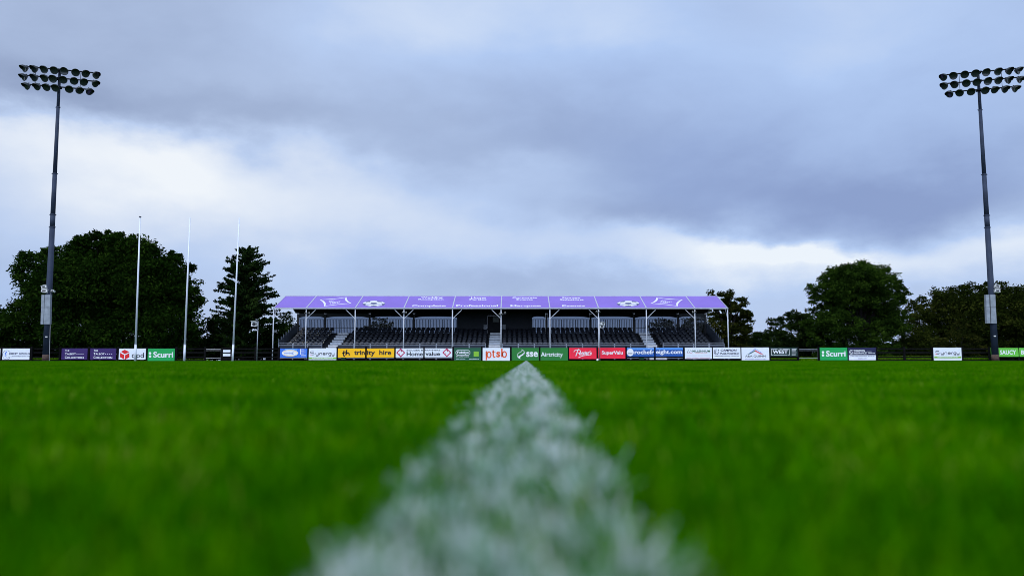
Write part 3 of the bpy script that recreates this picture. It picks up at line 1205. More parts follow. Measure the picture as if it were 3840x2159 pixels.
stand = empty('grandstand', (X(1880, EY), EY, 0), 'long seated grandstand under a purple marquee roof', 'grandstand')
eave_px = [1027, 1149, 1332.6, 1515, 1697, 1879, 2062, 2244, 2423.5, 2605, 2728]
EX = [at(p, 1155, EY).x for p in eave_px]
EZ = Z(1154.5, EY)
RZ = Z(1110.5, RY)
# roof plane: point (., EY, EZ) rising to (., RY, RZ)
up = Vector((0, RY - EY, RZ - EZ)).normalized()
rn = Vector((0, -up.z, up.y))


def rproj(px, py, layer):
    r_ = ray(px, py)
    o_ = Vector((0, 0, CAM_H))
    p0 = Vector((0, EY, EZ)) + rn * (0.012 + 0.006 * layer)
    t = (p0 - o_).dot(rn) / r_.dot(rn)
    return o_ + r_ * t


rend = rn * 0.012
panels = []
for i in range(10):
    m = MB()
    x0, x1 = EX[i] + 0.05, EX[i + 1] - 0.05
    n = 8
    vs, fs = [], []
    for j in range(n + 1):
        f = j / n
        sag = -0.03 * math.sin(math.pi * f)
        base = Vector((0, EY + (RY - EY) * f, EZ + (RZ - EZ) * f)) + rn * 0.0
        for s in (0.012, -0.012):
            for xx in (x0, x1):
                q = base + rn * s
                vs.append((xx, q.y, q.z))
    for j in range(n):
        a = 4 * j
        b = a + 4
        fs += [(a, a + 1, b + 1, b), (a + 2, b + 2, b + 3, a + 3), (a, b, b + 2, a + 2), (a + 1, a + 3, b + 3, b + 1)]
    fs += [(0, 2, 3, 1), (4 * n, 4 * n + 1, 4 * n + 3, 4 * n + 2)]
    m.add(vs, fs)
    panels.append(m.build('roof_panel', purple, stand))
m = MB()
bz = EZ
m.add([(EX[0], RY + 0.06, RZ), (EX[-1], RY + 0.06, RZ), (EX[-1], BYK, EZ), (EX[0], BYK, EZ),
       (EX[0], RY + 0.06, RZ - 0.03), (EX[-1], RY + 0.06, RZ - 0.03), (EX[-1], BYK, EZ - 0.03), (EX[0], BYK, EZ - 0.03)],
      [(0, 1, 2, 3), (7, 6, 5, 4), (0, 4, 5, 1), (1, 5, 6, 2), (2, 6, 7, 3), (3, 7, 4, 0)])
m.build('rear_roof_slope', purple, stand)
m = MB()
m.add([(EX[0] + 0.15, EY + 0.15, EZ - 0.06), (EX[-1] - 0.15, EY + 0.15, EZ - 0.06), (EX[-1] - 0.15, RY, RZ - 0.10), (EX[0] + 0.15, RY, RZ - 0.10),
       (EX[-1] - 0.15, BYK - 0.17, EZ - 0.06), (EX[0] + 0.15, BYK - 0.17, EZ - 0.06)], [(0, 1, 2, 3), (3, 2, 4, 5)])
m.build('roof_lining', blackc, stand)
for i, x in enumerate(EX):
    m = MB()
    w = 0.10 if 0 < i < 10 else 0.06
    for (y0, z0, y1, z1) in ((EY - 0.02, EZ, RY, RZ), (RY, RZ, BYK, EZ)):
        v = Vector((0, y1 - y0, z1 - z0)).normalized()
        nn = Vector((0, -v.z, v.y)) * 0.03
        p0, p1 = Vector((x, y0, z0)), Vector((x, y1, z1))
        dx = Vector((w / 2, 0, 0))
        lo = Vector((0, -v.z, v.y)) * -0.08
        m.add([p0 - dx + nn, p0 + dx + nn, p1 + dx + nn, p1 - dx + nn, p0 - dx + lo, p0 + dx + lo, p1 + dx + lo, p1 - dx + lo],
              [(0, 1, 2, 3), (7, 6, 5, 4), (0, 4, 5, 1), (1, 5, 6, 2), (2, 6, 7, 3), (3, 7, 4, 0)])
    m.build('roof_rib', alu, stand)
m = MB()
m.span(EX[0] - 0.04, EX[-1] + 0.04, EY - 0.12, EY - 0.03, EZ - 0.09, EZ + 0.02)
m.build('gutter', alu, stand)
m = MB()
m.tube((EX[0], RY + 0.02, RZ + 0.03), (EX[-1], RY + 0.02, RZ + 0.01), 0.025, n=8)
m.build('ridge_bar', alu, stand)

# marks on the canopy
LT2 = mat('canopy_white', (0.66, 0.66, 0.75), 0.5, var=0.03)
BALLD = mat('canopy_slate', (0.075, 0.085, 0.17), 0.5, var=0.05)


def roof_art(i, ox, oy, s):
    return Art(rproj, ox, oy, s)


r4, r5, r6 = (1000, 1090, 4.6), (1500, 1090, 4.6), (2040, 1090, 3.68)


def quad_logo(A, c, t, tl):
    (a, b, c_, d_) = c
    cen = (sum(p[0] for p in c) / 4, sum(p[1] for p in c) / 4)

    def side(p, q, bow, w):
        mid = ((p[0] + q[0]) / 2, (p[1] + q[1]) / 2)
        ctl = (mid[0] + (cen[0] - mid[0]) * bow, mid[1] + (cen[1] - mid[1]) * bow)
        outer = curve_pts(p, ctl, q, 12)
        ctl2 = (mid[0] + (cen[0] - mid[0]) * (bow + w), mid[1] + (cen[1] - mid[1]) * (bow + w))
        k = 0.09
        p2 = (p[0] + (cen[0] - p[0]) * k, p[1] + (cen[1] - p[1]) * k)
        q2 = (q[0] + (cen[0] - q[0]) * k, q[1] + (cen[1] - q[1]) * k)
        inner = curve_pts(p2, ctl2, q2, 12)
        A.poly(outer + inner[::-1], LT2)

    side(a, b, 0.22, 0.16)
    side(b, c_, 0.22, 0.22)
    side(c_, d_, 0.18, 0.16)
    side(d_, a, 0.22, 0.22)
    for w, (x0, y0, x1, y1) in t:
        A.text(w, x0, y0, x1, y1, LT2, 0.0, 0, 1, tilt=tl)


def ball_logo(A, cx, cy, rx, ry):
    p = lambda r, a: (cx + rx * r * math.sin(R(a)), cy + ry * r * math.cos(R(a)))     # 0 deg points down the slope
    A.ell(cx, cy, rx, ry, BALLD, 1, n=40)
    A.ell(cx, cy, rx * 0.97, ry * 0.95, LT2, 2, n=40)
    A.poly([p(0.36, 72 * k) for k in range(5)], BALLD, 3)
    for k in range(5):
        a = 72 * k
        A.line([p(0.34, a), p(0.72, a)], ry * 0.07, BALLD, 3)
        A.poly([p(0.68, a), p(0.80, a + 15), p(0.98, a + 17), p(0.99, a), p(0.98, a - 17), p(0.80, a - 15)], BALLD, 3)
        A.line([p(0.80, a + 15), p(0.70, a + 36)], ry * 0.06, BALLD, 3)
        A.line([p(0.80, a - 15), p(0.70, a - 36)], ry * 0.06, BALLD, 3)


A = Art(rproj, *r4)
quad_logo(A, [(912, 150), (1380, 110), (1466, 219), (988, 269)],
          [('ALL', (1066, 168, 1165, 184)), ('EVENT', (1085, 187, 1280, 205)), ('HIRE', (1096, 208, 1240, 226))], -8)
A.build(panels[1])
A = Art(rproj, *r4)
ball_logo(A, 1848, 220, 194, 50)
A.build(panels[2])
A = Art(rproj, *r5)
A.text('Wedding', 365, 103, 735, 134, LT2, 0.02)
A.text('Reception', 318, 137, 750, 164, LT2, 0.02)
A.text('Complete', 205, 243, 790, 279, LT2, 0.02)
A.build(panels[3])
A = Art(rproj, *r5)
A.text('Home', 1225, 107, 1482, 132, LT2, 0.02)
A.text('Parties', 1200, 137, 1492, 161, LT2, 0.02)
A.text('Professional', 970, 240, 1690, 272, LT2, 0.02)
A.build(panels[4])
A = Art(rproj, *r5)
A.text('Corporate', 1937, 106, 2365, 137, LT2, 0.02)
A.text('Events', 2010, 139, 2290, 161, LT2, 0.02)
A.text('Marquee', 1905, 243, 2430, 279, LT2, 0.02)
A.build(panels[5])
A = Art(rproj, *r6)
A.text('Storage', 247, 87, 500, 111, LT2, 0.02)
A.text('Solutions', 218, 112, 545, 131, LT2, 0.02)
A.text('Events', 250, 196, 568, 218, LT2, 0.02)
A.build(panels[6])
A = Art(rproj, *r6)
ball_logo(A, 1163, 176, 156, 39)
A.build(panels[7])
A = Art(rproj, *r6)
quad_logo(A, [(1552, 91), (1916, 121), (1846, 214), (1467, 176)],
          [('ALL', (1615, 128, 1700, 141)), ('EVENT', (1610, 141, 1770, 155)), ('HIRE', (1600, 156, 1715, 169))], 6)
A.build(panels[8])

# posts and braces
for i, x in enumerate(EX):
    m = MB()
    m.tube((x, EY, 0), (x, EY, EZ - 0.07), 0.052, n=10)
    m.build('post', whitesteel, stand, True)
    m = MB()
    m.span(x - 0.09, x + 0.09, EY - 0.09, EY + 0.09, 0.0, 0.03)
    m.build('base_plate', steel, stand)
zb, zt = Z(1193, EY), Z(1161, EY)
braces = [(1, 1), (2, -1), (3, -1), (3, 1), (4, 1), (5, -1), (6, 1), (7, -1), (8, 1), (9, -1)]
for i, s in braces:
    m = MB()
    m.bar((EX[i] + s * 0.05, EY + 0.02, zb), (EX[i] + s * 0.86, EY + 0.02, zt), 0.04, 0.05)
    m.build('brace', whitesteel, stand)
for i in (0, 10):
    m = MB()
    m.bar((EX[i], EY + 0.05, zb), (EX[i], EY + 0.9, zt + 0.25), 0.04, 0.05)
    m.build('brace', alu, stand)
# rear posts
for i in range(1, 10):
    m = MB()
    m.span(EX[i] - 0.09, EX[i] + 0.09, BYK - 0.25, BYK - 0.07, 0, EZ - 0.1)
    m.build('rear_post', rail_b, stand)
for xx in (EX[0] + 0.25, EX[-1] - 0.25):
    m = MB()
    m.span(xx - 0.09, xx + 0.09, BYK - 0.25, BYK - 0.07, 0, EZ - 0.1)
    m.build('rear_post', rail_b, stand)

# tiers and seats
XL, XR = -21.62, 19.55
ROW0, DEP = 71.6, 0.75
ztop = [Z(1287.5 - 8.75 * i, ROW0 + DEP * i) for i in range(8)]
SZ = 0.76
tread = [z - 0.80 * SZ for z in ztop]
for i in range(8):
    m = MB()
    y = ROW0 + DEP * i
    m.span(XL, XR, y - 0.45, y + 0.30 if i < 7 else BYK - 0.26, 0.1, tread[i])
    m.build('tier', tierm, stand)
aisles = [(-17.5, -16.2), (-2.38, -0.95), (12.5, 13.9)]


def seat_mesh():
    h = MB()
    nx, nz = 7, 4
    for side in (0, 1):
        vs = []
        for j in range(nz + 1):
            for i in range(nx + 1):
                u = -1 + 2 * i / nx
                v = j / nz
                x = u * 0.225 * (1 - 0.10 * v * v)
                topz = 0.80 - 0.24 * abs(u) ** 2.2
                z = 0.40 + (topz - 0.40) * v
                y = 0.02 + 0.07 * v - 0.07 * u * u + side * 0.03
                vs.append((x, y, z))
        fs = []
        for j in range(nz):
            for i in range(nx):
                q = (j * (nx + 1) + i, j * (nx + 1) + i + 1, (j + 1) * (nx + 1) + i + 1, (j + 1) * (nx + 1) + i)
                fs.append(q if side == 0 else q[::-1])
        h.add(vs, fs)
    n1 = (nx + 1) * (nz + 1)
    rim = [(nz * (nx + 1) + i) for i in range(nx + 1)]
    for i in range(nx):
        h.f.append((rim[i], rim[i + 1], rim[i + 1] + n1, rim[i] + n1))
    for i0 in (0, nx):
        for j in range(nz):
            a, b = j * (nx + 1) + i0, (j + 1) * (nx + 1) + i0
            h.f.append((a, b, b + n1, a + n1))
    # pan with rolled front, and a stub leg
    vs, fs = [], []
    prof = [(0.03, 0.44), (-0.10, 0.42), (-0.30, 0.44), (-0.37, 0.43), (-0.38, 0.38), (-0.30, 0.37), (0.03, 0.37)]
    for x in (-0.21, 0.21):
        vs += [(x * (0.92 if y < -0.33 else 1), y, z) for y, z in prof]
    k = len(prof)
    fs = [tuple(range(k - 1, -1, -1)), tuple(range(k, 2 * k))] + [(i, (i + 1) % k, k + (i + 1) % k, k + i) for i in range(k)]
    h.add(vs, fs)
    h.box((0, -0.02, 0.19), (0.06, 0.10, 0.38))
    return h


SM = seat_mesh()
SM.v = [(a, b, c * SZ) for a, b, c in SM.v]
me_seat = bpy.data.meshes.new('seat')
me_seat.from_pydata(SM.v, [], SM.f)
me_seat.materials.append(seatm)
for p in me_seat.polygons:
    p.use_smooth = True
me_seat.update()
rest = MB()
count = 0
order = [1, 2, 0, 3, 4, 5, 6, 7]
for i in order:
    y = ROW0 + DEP * i
    x = XL + 0.62
    while x < XR - 0.5:
        if not any(a - 0.2 < x < b + 0.2 for a, b in aisles):
            if count < 100:
                o = bpy.data.objects.new('seat', me_seat)
                col.objects.link(o)
                o.parent = stand
                o.location = Vector((x, y, tread[i])) - stand.location
                o.rotation_euler = (0, 0, R(random.uniform(-2.5, 2.5)))
                count += 1
            else:
                j = random.uniform(-0.015, 0.015)
                rest.add([(px + x + j, py + y + j, pz + tread[i] + j) for px, py, pz in SM.v], SM.f)
        x += 0.483
o = rest.build('seat_rows', seatm, stand, True)
tag(o, kind='stuff')

# stairs in the aisles
for a, b in aisles:
    m = MB()
    c = (a + b) / 2
    for i in range(-1, 8):
        y = ROW0 + DEP * i - 0.45
        z1 = tread[i] if i >= 0 else tread[0] - 0.25
        m.span(c - 0.54, c + 0.54, y - 0.30, y - 0.003, z1 - 0.19, z1 + 0.004)
    m.build('stairs', stepm, stand)
    m = MB()
    for i in range(7):
        y = ROW0 + DEP * i - 0.45
        for s in (-1, 1):
            m.span(c + s * 0.56 - 0.1 * (s > 0) * 0, c + s * 0.68, y - 0.26, y - 0.01, tread[i] - 0.12, tread[i] - 0.03)
    m.build('stair_bracket', rail_b, stand)
# front steps that reach the ground below the right aisle
m = MB()
for k, (z0, z1, y) in enumerate(((0.0, 0.28, 69.6), (0.285, 0.5, 69.9))):
    m.span(X(2436, 69.8), X(2500, 69.8), y, y + 0.6, z0, z1)
m.build('entry_steps', mat('step_white', (0.55, 0.55, 0.56), 0.6, var=0.2, scale=6), stand)

# front guard panels: grey tube frame, navy sheet
GY = 70.72
gz1, gz0 = Z(1287, GY), Z(1342.5, GY)
blocks = [(XL, aisles[0][0] - 0.05), (aisles[0][1] + 0.05, aisles[1][0] - 0.05), (aisles[1][1] + 0.05, aisles[2][0] - 0.05), (aisles[2][1] + 0.05, XR + 0.1)]
for a, b in blocks:
    n = max(1, round((b - a) / 1.46))
    w = (b - a) / n
    for k in range(n):
        x0, x1 = a + k * w + 0.03, a + (k + 1) * w - 0.03
        m = MB()
        m.span(x0 + 0.03, x1 - 0.03, GY - 0.01, GY + 0.01, gz0 + 0.03, Z(1293, GY))
        pn = m.build('guard_panel', navyp, stand)
        m = MB()
        for xx in (x0, x1):
            m.tube((xx, GY, 0.02), (xx, GY, gz1), 0.024, n=6)
        for zz in (gz1, Z(1293, GY), gz0):
            m.tube((x0, GY, zz), (x1, GY, zz), 0.02, n=6)
        m.build('frame', frame_g, pn)
# dark skirt behind the guard
m = MB()
m.span(XL, XR, 71.0, 71.06, 0.05, tread[0] - 0.02)
m.build('skirt', tierm, stand)

# stepped side barriers
sidem = mat('side_panel_grey', (0.085, 0.10, 0.125), 0.45, 0.2, var=0.15)
for xx in (XL - 0.04, XR + 0.04):
    for i in range(8):
        y = ROW0 + DEP * i
        m = MB()
        m.span(xx - 0.02, xx + 0.02, y - 0.60, y + 0.10, tread[i] - 0.35, tread[i] + 0.98)
        m.span(xx - 0.03, xx + 0.03, y - 0.66, y - 0.605, tread[i] - 0.35, tread[i] + 1.04)
        m.build('side_barrier', sidem, stand)

# rear wall: railing, clear sheets, valance, dark central block with doorway
RYK = BYK - 0.30
cb0, cb1 = X(1714, RYK, 1230), X(1995, RYK, 1230)
rz1, rz0 = Z(1197, RYK), Z(1230, RYK)
rear = [EX[0] + 0.25] + EX[1:-1] + [EX[-1] - 0.25]
clear = bpy.data.materials.new('clear_sheet')
clear.use_nodes = True
nt = clear.node_tree
for n in list(nt.nodes):
    nt.nodes.remove(n)
tr = nt.nodes.new('ShaderNodeBsdfTransparent')
tr.inputs['Color'].default_value = (0.45, 0.49, 0.56, 1)
gl = nt.nodes.new('ShaderNodeBsdfGlossy')
gl.inputs['Roughness'].default_value = 0.25
gl.inputs['Color'].default_value = (0.5, 0.5, 0.5, 1)
mxs = nt.nodes.new('ShaderNodeMixShader')
mxs.inputs['Fac'].default_value = 0.04
out = nt.nodes.new('ShaderNodeOutputMaterial')
nt.links.new(tr.outputs[0], mxs.inputs[1])
nt.links.new(gl.outputs[0], mxs.inputs[2])
nt.links.new(mxs.outputs[0], out.inputs['Surface'])
curt = mat('grey_curtain', (0.055, 0.058, 0.065), 0.8, var=0.1)
for i in range(len(rear) - 1):
    x0, x1 = rear[i] + 0.10, rear[i + 1] - 0.10
    spans = [(x0, x1)]
    if x1 > cb0 and x0 < cb1:
        spans = []
        if x0 < cb0 - 0.3:
            spans.append((x0, cb0))
        if x1 > cb1 + 0.3:
            spans.append((cb1, x1))
    for a, b in spans:
        # valance with an arched lower edge
        m = MB()
        n = 12
        zt_ = EZ - 0.035
        zlo, zhi = Z(1192, BYK), Z(1186.5, BYK)
        vs = []
        for k in range(n + 1):
            f = k / n
            x = a + (b - a) * f
            zz = zlo + (zhi - zlo) * (1 - (2 * f - 1) ** 4)
            vs += [(x, BYK - 0.16, zt_), (x, BYK - 0.16, zz), (x, BYK - 0.13, zt_), (x, BYK - 0.13, zz)]
        fs = []
        for k in range(n):
            p, q = 4 * k, 4 * k + 4
            fs += [(p, p + 1, q + 1, q), (p + 2, q + 2, q + 3, p + 3), (p + 1, p + 3, q + 3, q + 1)]
        m.add(vs, fs)
        m.build('valance', curt if i in (0, 9) or i == 1 else blackc, stand)
        m = MB()
        m.span(a, b, BYK - 0.10, BYK - 0.092, tread[7], Z(1180, BYK))
        m.build('clear_sheet', clear, stand)
        npan = max(1, round((b - a) / 1.55))
        w = (b - a) / npan
        for k in range(npan):
            p0, p1 = a + k * w + 0.03, a + (k + 1) * w - 0.03
            m = MB()
            for zz in (rz1, rz0 + 0.03):
                m.bar((p0, RYK, zz), (p1, RYK, zz), 0.04, 0.045)
            nb = max(2, int((p1 - p0) / 0.15))
            for q in range(nb + 1):
                xx = p0 + (p1 - p0) * q / nb
                m.tube((xx, RYK, rz0 - 0.55), (xx, RYK, rz1), 0.025, n=6)
            m.build('railing', rail_b, stand)
# central block
m = MB()
dx0, dx1 = X(1829, RYK, 1230), X(1880, RYK, 1230)
dz = Z(1183, RYK)
for (a, b, z0, z1) in ((cb0, dx0, tread[5], EZ - 0.035), (dx1, cb1, tread[5], EZ - 0.035), (dx0, dx1, dz, EZ - 0.035)):
    m.span(a, b, BYK - 0.40, BYK - 0.33, z0, z1)
m.build('rear_wall', mat('rear_wall_navy', (0.012, 0.015, 0.022), 0.7, var=0.1), stand)
m = MB()
m.span(dx0, dx1, BYK - 0.2, BYK - 0.15, tread[6], dz)
dr = m.build('doorway', blackc, stand)
m = MB()
m.span(X(1848, RYK, 1190), X(1871, RYK, 1190), BYK - 0.23, BYK - 0.21, Z(1207, RYK), Z(1188, RYK))
m.build('window', mat('dim_glass', (0.03, 0.045, 0.035), 0.3), dr)
for px, lab in ((1819.5, 'small pale notice with round symbol, left of the stand doorway'), (1890, 'small pale notice with round symbol, right of the stand doorway')):
    p = at(px, 1225.5, BYK - 0.42)
    sg = MB()
    sg.box(p, (11 * BYK / F, 0.012, 17 * BYK / F))
    so = sg.build('notice', mat('notice_grey', (0.30, 0.32, 0.36), 0.5))
    for v in so.data.vertices:
        v.co -= p
    so.location = p
    tag(so, lab, 'sign', 'notices beside the stand doorway')
    A = Art(lambda x, y, l: at(x, y, BYK - 0.43 - 0.004 * l))
    A.arc(px, 1222, 3.2, 3.6, 1.2, INK, n=14, name='symbol')
    A.line([(px - 2, 1219.6), (px + 2, 1224.4)], 1.2, INK, name='symbol')
    A.rect(px - 4, 1228, px + 4, 1229.4, INK, name='symbol')
    A.rect(px - 4, 1230.6, px + 4, 1232, INK, name='symbol')
    A.build(so)

# pale leaves blown onto the left seats
lv = MB()
for k in range(70):
    i = random.randrange(0, 8)
    y = ROW0 + DEP * i
    left = random.random() < 0.8
    x = random.uniform(XL + 0.6, -17.7) if left else random.uniform(-0.5, XR - 1)
    if not left and i < 4:
        continue
    p = Vector((x, y - random.uniform(0.36, 0.40), tread[i] + random.uniform(0.44, 0.80 if not left else 0.52)))
    p.y = y - 0.03 if p.z > tread[i] + 0.6 else p.y
    r_ = random.uniform(0.028, 0.05)
    rot = Matrix.Rotation(random.uniform(0, 6), 3, 'Y') @ Matrix.Rotation(random.uniform(-0.5, 0.5), 3, 'X')
    vs = [p + rot @ Vector(q) * r_ for q in ((-1.1, 0, 0), (0, -0.1, -0.8), (1.1, 0.1, 0), (0, 0, 0.8))]
    lv.add(vs, [(0, 1, 2, 3)])
tag(lv.build('fallen_leaves', mat('dry_leaf', (0.55, 0.50, 0.36), 0.7, var=0.3)), 'pale fallen leaves scattered over the stand seats', kind='stuff')

# small twin lamps clamped on the stand posts
lampw = mat('lamp_cream', (0.42, 0.42, 0.38), 0.4, var=0.1)


def spot_pair(pts, lab, Yp, post_x):
    p0 = at(pts[0][0], pts[0][1], Yp)
    root = empty('post_lamp', p0, lab, 'lamp', 'small lamps clamped to the stand posts')
    for sx, sy in pts:
        p = at(sx, sy, Yp)
        m = MB()
        m.tube(p + Vector((0, -0.09, -0.05)), p + Vector((0, 0.06, 0.03)), 0.085, 0.05, 12)
        m.tube(p + Vector((0, 0.06, 0.03)), p + Vector((0, 0.12, 0.06)), 0.05, 0.03, 12)
        hd = m.build('lamp_head', lampw, root, True)
        m = MB()
        m.tube(p + Vector((0, -0.094, -0.052)), p + Vector((0, -0.09, -0.05)), 0.066, n=12)
        m.build('lens', darkm, hd)
    m = MB()
    zz = at(*pts[0], Yp).z - 0.02
    xs = [at(*q, Yp).x for q in pts] + [post_x]
    m.bar((min(xs) - 0.02, Yp + 0.10, zz), (max(xs) + 0.02, Yp + 0.10, zz), 0.04, 0.04)
    m.build('bracket', darkm, root)


LY = EY - 0.20
spot_pair([(1146.5, 1172), (1158.5, 1173)], 'pair of small lamps on the stand post above the thin lettered white board', LY, EX[1])
spot_pair([(1511, 1171), (1523, 1171.5)], 'pair of small lamps on the stand post above the left crimson diamond board', LY, EX[3])
spot_pair([(1873.5, 1177), (1881, 1176), (1894, 1172)], 'trio of small lamps on the stand post above the orange lettered board', LY, EX[5])
spot_pair([(2237, 1168), (2247.5, 1168.5)], 'pair of small lamps on the stand post between the two red boards', LY, EX[7])
spot_pair([(2597.5, 1169), (2607, 1168)], 'pair of small lamps on the stand post above the peaked emblem white board', LY, EX[9])


def speaker_pole(px, y_top, lab, heads, cat):
    b = at(px, 1353, 64.8)
    b.z = 0
    root = empty('camera_pole', b, lab, cat)
    m = MB()
    tz = Z(y_top, 64.8)
    m.tube(b, (b.x, b.y, tz), 0.045, n=10)
    m.build('pole', steel, root, True)
    for (x0, x1, y0, y1, ang) in heads:
        p = at((x0 + x1) / 2, (y0 + y1) / 2, 64.6)
        w, h = (x1 - x0) * 64.6 / F, (y1 - y0) * 64.6 / F
        rr = Matrix.Rotation(R(ang), 3, 'Y')
        m = MB()
        m.box(p, (w, 0.24, h), rr)
        m.box(p + rr @ Vector((0, -0.05, h * 0.54)), (w * 1.1, 0.36, h * 0.07), rr)
        bx = m.build('housing', whitem, root)
        m = MB()
        m.tube(p + Vector((0.02, -0.135, -h * 0.05)), p + Vector((0.02, -0.118, -h * 0.05)), min(w, h) * 0.33, n=16)
        m.tube(p + Vector((0.02, -0.15, -h * 0.05)), p + Vector((0.02, -0.136, -h * 0.05)), min(w, h) * 0.16, n=12)
        m.build('lens', darkm, bx)
        m = MB()
        m.bar(p + Vector((0, 0.1, 0)), (b.x, b.y, p.z), 0.04, 0.04)
        m.build('bracket', steel, root)


speaker_pole(963, 1204, 'thin grey pole with white loudspeaker box, left of the grandstand', [(943.5, 962, 1205, 1224, 3), (960, 967, 1209, 1222, 0)], 'pole')
speaker_pole(2249.5, 1192, 'thin grey pole with white box light and round speaker, between the red boards', [(2252, 2268, 1208, 1217, 14), (2248.5, 2263, 1217.5, 1229, 0)], 'pole')

# football lying by the fence
bm = bmesh.new()
bmesh.ops.create_icosphere(bm, subdivisions=1, radius=0.11)
bmesh.ops.bevel(bm, geom=bm.verts[:], offset=0.333, offset_type='PERCENT', segments=1, affect='VERTICES')
me = bpy.data.meshes.new('football')
me.materials.append(LETTER)
me.materials.append(INK)
for f in bm.faces:
    f.material_index = 1 if len(f.verts) == 5 else 0
for v in bm.verts:
    v.co = v.co.normalized() * 0.11
bm.to_mesh(me)
bm.free()
fo = bpy.data.objects.new('football', me)
col.objects.link(fo)
fo.location = at(2240.5, 1349, 64.9)
fo.location.z = 0.125
tag(fo, 'small white ball on the grass in front of a red board', 'ball')

# green bins under the stand front
bin_g = mat('bin_green', (0.012, 0.060, 0.028), 0.5)
for x0, x1, lab in ((1278, 1296, 'low green bin glimpsed beneath the yellow boards'), (2397, 2415, 'low green bin glimpsed beneath the royal blue board, left of the white steps')):
    a, b = at(x0, 1349, 69.2), at(x1, 1335, 69.2)
    root = empty('bin', ((a.x + b.x) / 2, 69.3, 0), lab, 'bin', 'green bins at the foot of the stand')
    m = MB()
    w = b.x - a.x
    cx = (a.x + b.x) / 2
    vs = [(cx - w * 0.42, 69.1, 0.01), (cx + w * 0.42, 69.1, 0.01), (cx + w * 0.42, 69.5, 0.01), (cx - w * 0.42, 69.5, 0.01),
          (cx - w * 0.5, 69.05, 0.62), (cx + w * 0.5, 69.05, 0.62), (cx + w * 0.5, 69.55, 0.62), (cx - w * 0.5, 69.55, 0.62)]
    m.add(vs, [(3, 2, 1, 0), (4, 5, 6, 7), (0, 1, 5, 4), (1, 2, 6, 5), (2, 3, 7, 6), (3, 0, 4, 7)])
    m.build('body', bin_g, root)
    m = MB()
    m.span(cx - w * 0.54, cx + w * 0.54, 69.02, 69.58, 0.622, 0.67)
    m.build('lid', bin_g, root)

# ================================================================ trees and hedges


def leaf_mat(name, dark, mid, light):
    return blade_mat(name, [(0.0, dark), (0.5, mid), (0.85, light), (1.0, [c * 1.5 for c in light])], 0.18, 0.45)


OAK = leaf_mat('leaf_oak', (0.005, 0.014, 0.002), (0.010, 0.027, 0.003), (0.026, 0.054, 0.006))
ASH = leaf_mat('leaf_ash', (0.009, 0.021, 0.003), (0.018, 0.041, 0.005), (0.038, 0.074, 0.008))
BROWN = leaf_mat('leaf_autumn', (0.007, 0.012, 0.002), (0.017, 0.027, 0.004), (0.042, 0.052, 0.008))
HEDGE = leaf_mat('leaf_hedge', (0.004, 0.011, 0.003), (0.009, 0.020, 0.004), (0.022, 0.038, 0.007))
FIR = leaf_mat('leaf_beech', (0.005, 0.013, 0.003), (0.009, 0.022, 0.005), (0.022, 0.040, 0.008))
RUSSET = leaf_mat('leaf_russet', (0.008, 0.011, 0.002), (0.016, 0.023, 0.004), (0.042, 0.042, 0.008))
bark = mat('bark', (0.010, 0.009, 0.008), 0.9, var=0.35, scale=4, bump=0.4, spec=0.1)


def quads(cent, size, out_dir=None, tint=None, stretch=1.6):
    n = len(cent)
    d1 = rng.normal(size=(n, 3))
    if out_dir is not None:
        d1 = d1 * 0.75 + out_dir * 0.9
    d1 /= np.linalg.norm(d1, axis=1)[:, None]
    d2 = rng.normal(size=(n, 3))
    d2 -= (d2 * d1).sum(1)[:, None] * d1
    d2 /= np.linalg.norm(d2, axis=1)[:, None]
    s = (size * rng.uniform(0.6, 1.35, n))[:, None]
    V = np.stack([cent - d1 * s * 0.5 * stretch, cent + d2 * s * 0.34 + d1 * s * 0.05, cent + d1 * s * 0.5 * stretch, cent - d2 * s * 0.34 + d1 * s * 0.05], 1).reshape(-1, 3)
    Q = np.arange(n * 4).reshape(n, 4)
    return V, Q, np.repeat(tint, 4)


